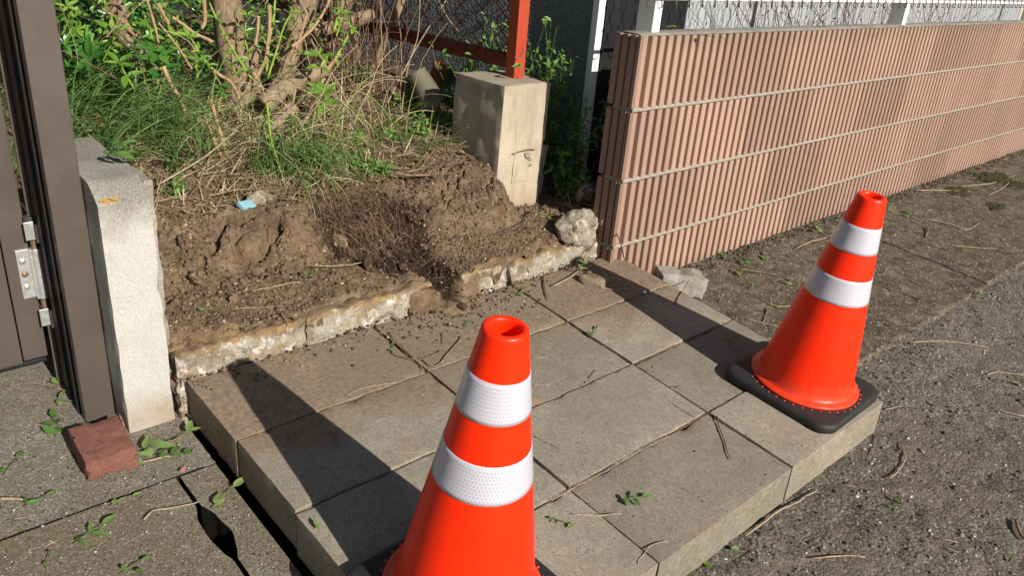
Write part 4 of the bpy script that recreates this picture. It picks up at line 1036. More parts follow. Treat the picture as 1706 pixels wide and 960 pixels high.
for k,(x,y,z,n_,sz,dk) in enumerate([(-1.60,1.62,1.02,5,.045,0),(-1.52,1.50,.93,5,.052,1),(-1.47,1.58,1.05,5,.040,0),(-1.36,1.46,.98,5,.050,0),(-1.30,1.42,.90,6,.055,1),
    (-1.22,1.50,1.04,5,.042,0),(-1.14,1.44,.95,5,.042,0),(-1.42,1.40,.86,5,.046,0),(-1.07,1.38,.86,5,.036,0),(-.62,1.45,.95,5,.036,0),(-.55,1.50,1.05,5,.040,0),(-1.66,1.55,.90,5,.050,1)]):
    shoot([(x-.02,y+.10,z-.14),(x+.01,y+.04,z-.05),(x,y,z)],.0035,2,n_,sz,bool(dk))
print('leaf parts',nleaf)
def foliage(name,mat,x,y,z,n,s0,s1,parent,dens=None,bias=(0,-.6,.7)):
    px=rng.uniform(*x,n);py=rng.uniform(*y,n);pz=rng.uniform(*z,n)
    k=vnoise(px*3.1+pz*2.3,py*3.1+pz*1.7,3)+rng.uniform(-.5,.5,n)>-.05
    if dens is not None: k&=dens(px,py,pz)
    px,py,pz=px[k],py[k],pz[k]; n=len(px)
    nz=np.array(bias)[None]+rng.normal(0,.55,(n,3)); nz/=np.linalg.norm(nz,axis=1)[:,None]
    xd=rng.normal(0,1,(n,3)); xd-=nz*(xd*nz).sum(1)[:,None]; xd/=np.linalg.norm(xd,axis=1)[:,None]; yd=np.cross(nz,xd)
    R_=np.stack([xd,yd,nz],2)
    me=scatter(name,LT,LTF,np.stack([px,py,pz],1),R_,rng.uniform(s0,s1,n),rng.random(n),True)
    o=link(name,me,MAT[mat]); o['kind']='stuff'
    if parent: o.parent=parent; o.matrix_parent_inverse=Matrix.Translation(-Vector(parent.location))
    return o
foliage('foliage','leaf_dark',(-1.80,-.20),(1.75,2.6),(.62,1.35),6500,.032,.062,shrub)
foliage('foliage','leaf',(-1.7,-.45),(1.35,1.75),(.74,1.2),750,.022,.046,shrub)
foliage('crown','leaf_dark',(-2.2,-.55),(1.85,3.0),(1.22,2.4),5000,.05,.085,shrub)
hd=foliage('backdrop','leaf_dark',(-3.4,-.15),(2.7,3.5),(.55,2.3),9000,.05,.09,None); tag(hd,'dark leaf mass added to fill the black gaps behind the shrub','backdrop')  # added leaf mass that keeps the background behind the shrub dark
# bare twigs inside the shrub
def strands(name,P,rad,mat,attr=None,sides=3,label=None,cat=None,parent=None):
    """P (n,m,3) polylines as thin tubes, one mesh"""
    n,m,_=P.shape; T=np.gradient(P,axis=1); T/=np.linalg.norm(T,axis=2,keepdims=True)+1e-9
    ref=np.array([.31,.77,.55]); A=np.cross(T,ref); A/=np.linalg.norm(A,axis=2,keepdims=True)+1e-9; B=np.cross(T,A)
    taper=np.linspace(1,.45,m)[None,:,None]
    rr=np.asarray(rad)[:,None,None]*taper
    V=np.stack([P+(A*math.cos(2*math.pi*k/sides)+B*math.sin(2*math.pi*k/sides))*rr for k in range(sides)],2)
    F=[]
    for i in range(m-1):
        for k in range(sides): F.append((i*sides+k,i*sides+(k+1)%sides,(i+1)*sides+(k+1)%sides,(i+1)*sides+k))
    F=np.array(F); FF=(F[None]+(np.arange(n)*m*sides)[:,None,None]).reshape(-1,4)
    o=link(name,npmesh(name,V.reshape(-1,3),FF,True,np.repeat(rng.random(n) if attr is None else attr,m*sides)),MAT[mat]); o['kind']='stuff'
    if label: tag(o,label,cat)
    if parent: o.parent=parent; o.matrix_parent_inverse=Matrix.Translation(-Vector(parent.location))
    return o
def walk(start,dirs,length,m,jit,grav=0):
    n=len(start); P=np.zeros((n,m,3)); P[:,0]=start; d=dirs/np.linalg.norm(dirs,axis=1,keepdims=True)
    for k in range(1,m):
        P[:,k]=P[:,k-1]+d*(length/(m-1))[:,None]
        d=d+rng.normal(0,jit,(n,3)); d[:,2]-=grav; d/=np.linalg.norm(d,axis=1,keepdims=True)
    return P
n=85; s=np.stack([rng.uniform(-.44,-.10,n),rng.uniform(1.25,1.85,n),np.zeros(n)],1); s[:,2]=soil_base(s[:,0],s[:,1])-.01
d=np.stack([rng.normal(.02,.22,n),rng.normal(0,.2,n),np.ones(n)],1)
strands('dry_stalks',walk(s,d,rng.uniform(.35,.95,n),9,.06),rng.uniform(.0018,.0045,n),'dry_stalk',None,4,'dense stand of dry reddish-brown stalks beside the red fence','dry stalks')
n=120; s=np.stack([rng.uniform(-1.75,-.3,n),rng.uniform(1.3,2.3,n),rng.uniform(.6,1.0,n)],1); d=np.stack([rng.normal(0,.6,n),rng.normal(0,.5,n),rng.uniform(.2,1.0,n)],1)
strands('fine_twigs',walk(s,d,rng.uniform(.2,.6,n),8,.12),rng.uniform(.0012,.003,n),'dry_stalk',None,3,None,None,shrub)
# single long dry stems by the fence
for k,(pts,r,lb) in enumerate([
  ([(-0.314,1.150,0.683),(-0.171,1.150,0.908),(0.009,1.150,1.141)],.0035,'long pale straight stem slanting across the red mesh'),
  ([(0.247,1.200,0.878),(0.069,1.200,1.030),(-0.015,1.200,1.135)],.003,'thin bent stem crossing low over the red mesh'),
  ([(-0.272,1.100,0.641),(-0.239,1.100,0.853),(-0.191,1.100,0.981),(-0.184,1.100,1.145)],.003,'upright brown stem left of the red mesh'),
  ([(-0.653,1.000,0.756),(-0.553,1.000,0.660),(-0.448,1.000,0.532)],.004,'pale stick lying on the litter beside the shrub'),
  ([(-1.485,0.780,0.573),(-1.320,0.780,0.648),(-1.195,0.780,0.734)],.0035,'long straw stem lying left below the shrub')]):
    tag(tube('dry_stem',pts,[r,r*.6],MAT['twig_pale'],None,6,5),lb,'stem')

m_tube('stem_mix',[(0,(.14,.22,.05)),(.35,(.26,.34,.10)),(.5,(.36,.27,.15)),(1,(.56,.44,.29))])
# grasses
def patch(n,x,y,keep=None):
    px=rng.uniform(*x,n); py=rng.uniform(*y,n)
    if keep is not None: k=keep(px,py); px,py=px[k],py[k]
    return np.stack([px,py,soil_base(px,py)-.004],1)
def clumped(centers,per,sd):
    c=np.repeat(np.array(centers),per,0); q=c+rng.normal(0,sd,c.shape); return np.stack([q[:,0],q[:,1],soil_base(q[:,0],q[:,1])-.004],1)
cs=np.stack([rng.uniform(-1.76,-1.20,34),rng.uniform(.95,1.8,34)],1)
r0=clumped(cs,16,.022); n=len(r0)
tag(link('grass',blades('grass',r0,rng.normal(-.9,1.2,n),rng.uniform(.6,1.4,n),rng.uniform(.24,.60,n),rng.uniform(.0060,.0115,n),rng.uniform(.5,2.1,n),6,rng.random(n)),MAT['grass']),'arching dark green grass clump below the shrub','grass',None,'stuff')
cs=np.concatenate([np.stack([rng.uniform(-1.05,-.72,15),rng.uniform(.62,1.0,15)],1),np.stack([rng.uniform(-.75,-.3,13),rng.uniform(.66,1.3,13)],1)])
r0=clumped(cs,8,.02); n=len(r0)
tag(link('grass',blades('grass',r0,rng.uniform(-3.1,0.2,n),rng.uniform(.4,1.4,n),rng.uniform(.10,.34,n),rng.uniform(.0030,.0062,n),rng.uniform(.4,1.9,n),5,rng.random(n)),MAT['weed']),'thin light green grass tufts on the litter near the middle','grass',None,'stuff')
cs=np.stack([rng.uniform(-1.06,-.86,9),rng.uniform(.74,1.0,9)],1); r0=clumped(cs,15,.016); n=len(r0)
tag(link('grass',blades('grass',r0,rng.normal(-1.7,.7,n),rng.uniform(.7,1.45,n),rng.uniform(.18,.42,n),rng.uniform(.0045,.0085,n),rng.uniform(1.4,3.0,n),7,rng.random(n)),MAT['grass']),'drooping light green tuft over the bank edge in the middle','grass',None,'stuff')
r0=patch(240,(-2.9,-1.78),(.9,2.2)); n=len(r0); r0=np.repeat(r0,7,0)+rng.normal(0,.02,(n*7,3))*np.array([1,1,0]); n*=7
tag(link('grass',blades('grass',r0,rng.uniform(0,6.28,n),rng.uniform(.6,1.45,n),rng.uniform(.15,.4,n),rng.uniform(.003,.005,n),rng.uniform(.3,1.6,n),5,rng.random(n)),MAT['grass']),'green grass seen through the gap behind the gate post','grass',None,'stuff')
def litterkeep(x,y):
    return (rng.random(len(x))<sstep(.56,.72,y+.04*vnoise(x*8,y*8,3)))&((x<-.27)|(y>.85))
r0=patch(13000,(-1.72,-.1),(.52,2.2),litterkeep); n=len(r0); r0[:,2]+=rng.uniform(.002,.05,n)*rng.random(n)
tag(link('straw_litter',blades('straw_litter',r0,rng.uniform(0,6.28,n),rng.normal(.16,.30,n),rng.uniform(.03,.24,n)*rng.uniform(.4,1,n),rng.uniform(.0020,.0058,n),rng.normal(0.1,.4,n),4,rng.random(n)),MAT['straw']),'dry straw and stem litter covering the ground under the shrub','litter',None,'stuff')
r0=patch(5000,(-1.72,-.1),(.60,2.4),litterkeep); n=len(r0); r0[:,2]+=.012
tag(link('leaf_litter',scatter('leaf_litter',LT,LTF,r0,rand_rot(n,.6),rng.uniform(.012,.034,n),rng.random(n)),MAT['litter']),'brown dead leaf litter under the shrub','litter',None,'stuff')
r0=patch(150,(.03,.30),(.30,.62)); n=len(r0); r0[:,2]+=rng.uniform(.0,.05,n)
tag(link('straw_litter',blades('straw_litter',r0,rng.uniform(0,6.28,n),rng.normal(.35,.35,n),rng.uniform(.06,.24,n),rng.uniform(.002,.0042,n),rng.normal(.3,.6,n),5,rng.random(n)),MAT['straw']),'dry straws tangled between the footing and the ribbed wall','litter',None,'stuff')
n=150; s=np.stack([rng.uniform(-1.25,-.35,n),rng.uniform(.85,1.5,n),np.zeros(n)],1); s[:,2]=soil_base(s[:,0],s[:,1])
d=np.stack([rng.normal(0,.7,n),rng.normal(-.35,.6,n),rng.uniform(.4,1.6,n)],1)
P=walk(s,d,rng.uniform(.2,.55,n),10,.07,.16); P[:,:,2]=np.maximum(P[:,:,2],soil(P[:,:,0],P[:,:,1])+.004)
strands('arching_stems',P,rng.uniform(.0012,.0028,n),'stem_mix',None,4,'thin arching green and dry stems over the litter','stems')
# roots hanging from the cut edge
n=640; px=np.concatenate([rng.normal(-.92,.11,500),rng.uniform(-1.7,-.3,140)]); w=.03*vnoise(px*5,px*0,5)
py=np.where(np.arange(n)<500,rng.uniform(.36,.60,n),rng.uniform(.50,.62,n))
s=np.stack([px,py,soil_base(px,py)+.008],1); d=np.stack([rng.normal(0,.5,n),rng.normal(-.75,.35,n),rng.normal(-.25,.35,n)],1)
P=walk(s,d,rng.uniform(.04,.19,n),9,.20,.16); zz=soil(P[:,:,0],P[:,:,1]); P[:,:,2]=np.maximum(P[:,:,2],zz+.001)
strands('fine_roots',P,rng.uniform(.0005,.0015,n),'root',None,3,'fine brown roots hanging from the cut earth edge','roots')
n=60; px=rng.uniform(-1.65,-.3,n); py=rng.uniform(.14,.5,n); s=np.stack([px,py,soil_base(px,py)+.012],1); d=np.stack([rng.normal(0,1,n),rng.normal(0,.6,n),rng.normal(0,.1,n)],1)
P=walk(s,d,rng.uniform(.04,.16,n),7,.12); P[:,:,2]=soil(P[:,:,0],P[:,:,1])+.003
strands('loose_stems',P,rng.uniform(.0008,.0018,n),'root',None,3,'thin loose stems and root ends lying on the dug earth','stems')

# weeds
def weed(loc,h,n,spread,ls,label,seed,mat='weed',group=None):
    q=np.random.default_rng(seed); o=empty('weed',loc,label,'weed',group); L=np.array(loc)
    s=np.zeros((n,3)); s[:,0]=q.normal(0,.015,n); s[:,1]=q.normal(0,.015,n); s[:,2]=-.01
    d=np.stack([q.normal(0,spread,n),q.normal(-.05,spread,n),np.ones(n)],1)
    P=walk(s,d,h*q.uniform(.55,1.1,n),8,.08)
    so_=strands('stem',P,np.full(n,.0018),'green_attr',None,4); so_.parent=o; del so_['kind']
    pos=P[:,2:].reshape(-1,3); pos=np.repeat(pos,3,0); m=len(pos); pos=pos+q.normal(0,.006,(m,3))
    nz=np.array([0,-.4,.8])[None]+q.normal(0,.45,(m,3)); nz/=np.linalg.norm(nz,axis=1)[:,None]
    xd=q.normal(0,1,(m,3)); xd-=nz*(xd*nz).sum(1)[:,None]; xd/=np.linalg.norm(xd,axis=1)[:,None]
    me=scatter('foliage',LT,LTF,pos,np.stack([xd,np.cross(nz,xd),nz],2),q.uniform(ls*.6,ls*1.15,m),q.random(m),True)
    f=link('foliage',me,MAT[mat],o); f['kind']='stuff'
    return o
m_tube('green_attr',[(0,(.07,.13,.03)),(1,(.17,.25,.06))])
weed((.15,.64,.36),.58,18,.14,.040,'leafy weed right behind the leaning slab, lowest of the group by the footing',1,'weed')
weed((.20,.72,.36),.70,24,.20,.040,'tall leafy weed between red post and ribbed wall, nearest the wall end',2)
weed((.13,.95,.38),.68,24,.22,.040,'leafy weed just right of the red post',3)
weed((.25,.50,.35),.52,16,.20,.038,'weed filling the dark gap beside the wall end',4)
weed((.17,.40,.335),.20,8,.30,.040,'low broad-leaved weed at the foot of the leaning slab',5)
weed((.29,.66,.36),.72,5,.10,.026,'thin weed with sparse leaves rising against the white trim',6)
weed((.005,.87,.46),.52,16,.10,.040,'upright leafy weed close behind the right edge of the footing',11)
weed((.10,.80,.38),.62,18,.12,.044,'bushy weed in the middle of the gap behind the footing',12)
weed((.17,.45,.34),.30,9,.3,.040,'short weed in the shade beside the wall end',10)
weed((-.16,1.15,.66),.14,9,.55,.034,'low weed in front of the red rail, behind the footing',7)
weed((-.17,1.55,.68),.16,9,.55,.036,'low weed under the red rail left of the pots',8)
weed((-.20,.92,.62),.14,7,.5,.034,'small weed between olive pot and footing',9)
k=0
for (loc,h,lb) in [((-0.309,0.902,0.601),.09,'small bright weed on the mound left of the brown stone'),((-0.440,0.918,0.577),.09,'small bright weed on the litter above the dug face'),
    ((-0.731,0.721,0.535),.07,'small weed at the upper edge of the dug earth'),((-0.662,0.658,0.530),.06,'small weed rooted above the hanging roots'),
    ((-1.438,0.796,0.526),.09,'broad-leaved seedling next to the concrete pillar'),((-0.876,0.836,0.549),.10,'upright weed right of the hanging shoot'),
    ((0.101,1.224,0.478),.08,'weed sprig touching the brown stone'),((-0.606,0.963,0.572),.10,'small leafy weed right of the low sawn branch'),
    ((-1.075,0.838,0.539),.09,'small leafy weed below the middle trunk'),((-0.780,1.101,0.584),.10,'small weed between the two sawn stubs')]:
    weed(loc,h,5,.8,.030,lb,40+k); k+=1

# bits of straw and dry stem blown along the wall foot, the strip and the road
def ground_bits(name,n,x,y,zf,label,keep=None,l0=.015,l1=.07):
    px=rng.uniform(*x,n); py=rng.uniform(*y,n)
    if keep is not None: k=keep(px,py); px,py=px[k],py[k]
    n=len(px); r0=np.stack([px,py,zf(px,py)+.003],1)
    tag(link(name,blades(name,r0,rng.uniform(0,6.28,n),rng.normal(.02,.05,n),rng.uniform(l0,l1,n),rng.uniform(.0012,.0036,n),rng.normal(0,.12,n),4,rng.random(n)),MAT['straw']),label,'litter',None,'stuff')
ground_bits('straw_bits',1700,(.1,6),(-.92,-.01),stripz,'short straws and stems scattered on the dirt strip below the wall',lambda x,y:rng.random(len(x))<.25+.75*np.exp(-(np.abs(y)/.12)**2)+.4*np.exp(-((x-.25)/.3)**2))
ground_bits('straw_bits',420,(-1.2,4),(-2,-.92),roadz,'short straws scattered on the asphalt',lambda x,y:((x>.12)|(y<-1.14))&(rng.random(len(x))<.35+.6*np.exp(-((y+1.16)/.05)**2)*(x<.1)),.010,.05)
ground_bits('straw_bits',260,(-1.68,.06),(-1.1,.06),lambda x,y:slabtop(y)-.001,'fine short straws scattered on the paving slabs',lambda x,y:rng.random(len(x))<.3+.7*np.exp(-((y-.03)/.15)**2),.008,.035)
ground_bits('straw_bits',130,(-2.5,-1.74),(-.8,.1),lambda x,y:slabtop(y)-.119,'fine short straws scattered on the driveway',lambda x,y:(x>-2.4)&((y<.08)|(x<-1.97))&(np.abs(x+1.83)>.03),.008,.04)
def gk(x,y): return rng.random(len(x))<np.exp(-(np.abs(y)/.08)**2)+.5*np.exp(-((x-.35)/.25)**2-((y+.2)/.2)**2)
px=rng.uniform(.12,5,900); py=rng.uniform(-.8,-.005,900); k=gk(px,py); px,py=px[k],py[k]; n=len(px)
tag(link('leaf_scraps',scatter('leaf_scraps',LT,LTF,np.stack([px,py,stripz(px,py)+.004],1),rand_rot(n,.3),rng.uniform(.008,.024,n),rng.random(n)),MAT['leaf_fallen']),'green leaf scraps scattered along the wall foot','litter',None,'stuff')
LVW=[leaf_mesh('leaf',.56,.10,.10,6,0),leaf_mesh('leaf',.62,.20,.06,6,1),leaf_mesh('leaf',.50,.02,.14,6,2)]

# ================================================================== fallen leaves, sprigs and twigs
def sprig(loc,n,size,yaw,label,stem=True,tilt=.22,cat='leaf sprig',up=(0,0,1),dark=False,group=None):
    q=random.Random(hash((round(loc[0],2),round(loc[1],2)))&65535 if 0 else int(abs(loc[0]*991+loc[1]*577)*10)); parts=[]
    size*=1.18
    if n>1:
        V,F=tube_data([(-.3*size,0,.003),(size*.9,q.uniform(-.25,.25)*size,.007),(size*1.7,0,.006)],.0011,5); parts.append((V,F))
    for k in range(n):
        t=(k//2)/max(1,(n-1)//2+.01) if n>1 else 0; side=(-1 if k%2 else 1)*q.uniform(.25,1.7)
        if n>1 and k==n-1: side=q.uniform(-.2,.2); t=1
        m=Matrix.Translation((t*size*1.7,0,.004+q.uniform(0,.006)))@Matrix.Rotation(side,4,'Z')@Matrix.Rotation(-q.uniform(.0,tilt),4,'Y')@Matrix.Rotation(q.uniform(-.5,.5),4,'X')@Matrix.Diagonal((size*q.uniform(.55,1.25),size*q.uniform(.5,1.1),size,1))
        src=LVW[q.randrange(3)]
        parts.append(([m@v.co for v in src.vertices],[tuple(p.vertices) for p in src.polygons]))
    V,F=join_data(parts); me=pymesh('fallen_leaf',V,F,True)
    o=link('fallen_leaf' if n==1 else 'fallen_sprig',me,MAT['leaf_dark' if dark else 'leaf_fallen'],None,loc)
    o.rotation_euler=(Vector((0,0,1)).rotation_difference(SN).to_matrix()@Matrix.Rotation(yaw,3,'Z')).to_euler() if up!='flat' else (0,0,yaw)
    return tag(o,label,'leaf' if n==1 else cat,group)
S=[
 ((-1.021,-0.948,0.148),5,.026,-.3,'three-leaf green sprig on the front middle slab'),
 ((-1.193,-0.927,0.150),4,.020,2.2,'small leaf pair at the end of the pale twig by the near cone'),
 ((-0.498,-0.352,0.202),2,.022,.5,'green leaf lying in the joint between cones, upper one'),
 ((-0.497,-0.703,0.170),1,.024,-.5,'single green leaf lying in the long joint left of the far cone'),
 ((-0.064,-0.621,0.177),3,.022,.2,'dark leaf pair in the shadow of the far cone'),
 ((-1.695,-0.614,0.180),1,.024,.1,'single green leaf on the slab edge left of the near cone'),
 ((-1.137,-0.100,0.227),2,.018,1.0,'tiny green leaves on the back slab beside the twig bundle'),
 ((-0.842,-0.090,0.227),4,.014,.4,'crumpled little weed on the back slab below the earth ball'),
 ((-1.917,-0.040,0.125),7,.042,.3,'big green leaf bunch against the red brick'),
 ((-1.847,-0.012,0.126),4,.050,.0,'long narrow green leaves between brick and pillar'),
 ((-1.839,-0.050,0.116),6,.030,-.5,'leaf tangle at the foot of the concrete pillar'),
 ((-2.021,0.163,0.136),5,.034,1.4,'dark leaves on the left side of the red brick'),
 ((-1.798,-0.299,0.093),3,.034,.5,'three dark leaves beside the hole in the driveway'),
 ((-2.093,-0.240,0.099),5,.030,.3,'withered leaf group on the driveway near the lower left corner'),
 ((-1.967,0.407,0.158),4,.028,-.4,'leaf pair on the pad in front of the gate post foot'),
 ((-1.972,0.307,0.149),4,.028,-.6,'second leaf pair along the foot of the gate post'),
 ((-2.160,0.075,0.128),2,.026,.8,'leaf at the left picture edge on the pad'),
 ((-2.151,-0.066,0.115),3,.022,.2,'small leaves beside the pale straw at the left edge'),
 ((-1.991,-0.167,0.105),2,.022,.1,'small leaf pair right below the crack line'),
 ((-2.166,-0.280,0.095),2,.018,1.2,'tiny leaves at the bottom left corner'),
 ((-2.011,-0.411,0.083),1,.022,1.2,'leaf at the bottom edge on the driveway'),
 ((-2.039,-0.382,0.086),2,.018,.2,'little leaf pair near the bottom edge of the driveway'),
 ((-0.767,-1.153,-0.001),2,.024,1.0,'green leaf under the front edge of the paving'),
 ((-0.884,-1.149,-0.002),1,.034,1.0,'pale green leaf at the bottom near the paving edge'),
 ((-0.363,-1.331,-0.004),1,.022,.4,'round green leaf on the asphalt in the lower middle'),
 ((-0.246,-1.345,-0.005),4,.020,.2,'small broken sprig on the asphalt below the far cone'),
 ((-0.206,-1.635,-0.010),1,.028,-.3,'pale green leaf at the bottom right corner'),
 ((0.105,-1.512,-0.009),1,.026,-.5,'dark green leaf on the right asphalt'),
 ((0.742,-1.148,-0.001),1,.022,.3,'pale leaf on the asphalt right of the far cone'),
 ((0.457,-1.173,-0.001),1,.020,.2,'pale leaf on the asphalt below the lone dry stick'),
 ((0.919,-1.329,-0.005),1,.026,.5,'leaf cut by the right picture edge'),
 ((-0.325,-1.141,-0.002),2,.020,.4,'tiny leaves at the paving foot, right end'),
 ((2.401,-0.239,0.089),4,.036,.1,'bright sprig on the dirt strip right of the far cone top'),
 ((2.375,-0.159,0.096),3,.030,.6,'smaller sprig close beside the far cone top'),
 ((2.136,-0.361,0.079),2,.030,-.4,'leaf pair below the bright sprig'),
 ((1.574,-0.096,0.101),6,.034,.2,'bright green sprig at the wall foot left of the far cone'),
 ((0.964,-0.165,0.095),5,.028,.7,'leafy bits near the wall foot in the corner'),
 ((0.804,-0.134,0.098),6,.032,.1,'green leaves heaped by the wall foot behind the concrete lump'),
 ((0.776,-0.052,0.105),6,.032,.9,'green leaves against the wall beside the concrete lump'),
 ((0.701,-0.169,0.095),3,.028,-.2,'pale leaves below the heap by the wall foot'),
 ((0.825,-0.362,0.078),4,.026,.2,'withered sprig in the middle of the dirt corner'),
 ((0.589,-0.466,0.070),2,.022,.9,'small leaf on the dirt left of the far cone'),
 ((0.623,-0.306,0.084),2,.022,.3,'small pale leaf in the dirt corner'),
 ((1.640,-0.921,0.026),5,.030,.4,'leaf tangle along the edge of the dirt strip'),
 ((1.172,-0.853,0.028),3,.026,.1,'pale leaves where strip and asphalt meet'),
 ((-0.216,-0.018,0.270),4,.026,.3,'small weed growing at the foot of the kerb'),
 ((-0.531,-0.010,0.234),3,.022,.4,'tiny weed at the kerb joint'),
 ((-0.118,0.233,0.360),4,.034,1.2,'dark green leaves left of the pale rock'),
 ((-1.231,0.250,0.372),3,.030,.2,'green leaf pair on the shelf of dug earth'),
 ((-1.590,0.207,0.360),3,.020,.2,'tiny seedling on the kerb top at left'),
 ((-1.522,0.082,0.335),2,.016,.5,'tiny green leaf on the lichen-covered kerb'),
 ((-1.786,0.230,0.842),7,.036,.2,'bunch of cut green leaves on top of the pillar'),
 ((-1.745,0.266,0.850),5,.030,.9,'second leaf bunch behind on the pillar top'),
 ((0.317,-0.041,1.129),2,.030,-1.2,'single green leaf hanging on the wall top edge'),
 ((0.246,0.086,1.142),5,.026,.1,'withered leaves on the wall top beside the white post'),
 ((-0.872,-0.095,0.227),1,.012,.3,'green crumb of leaf by the near cone top')]
for a in S: sprig(*a)
for (loc,yaw,lb) in [((-1.713,0.049,0.125),.2,'brown dead leaf beside the brick'),((-1.509,-0.251,0.097),.7,'x')][:1]:
    o=sprig(loc,1,.03,yaw,lb); o.data.materials[0]=MAT['litter']
pt=sprig((-1.820,-0.152,0.107),1,.015,.4,'pink fallen petal on the driveway beside the paving step'); pt.name='flower_petal'; pt.data.materials[0]=MAT['petal']; pt['category']='petal'
def twig(pts,r,label,mat='twig',lift=0.0):
    P=[Vector(p)+Vector((0,0,r+lift)) for p in pts]
    r*=.8; q=spline(P,3); L=(P[0]-P[-1]).length; q=[v+Vector((noise.noise(v*41),noise.noise(v*41+Vector((9,0,0))),.35*abs(noise.noise(v*29))))*min(.006,.05*L) for v in q]
    V,F=tube_data(q,[r,r*1.05,r*.8],7,True,.25,r*999); return tag(link('twig',pymesh('twig',V,F,True),MAT[mat]),label,'twig')
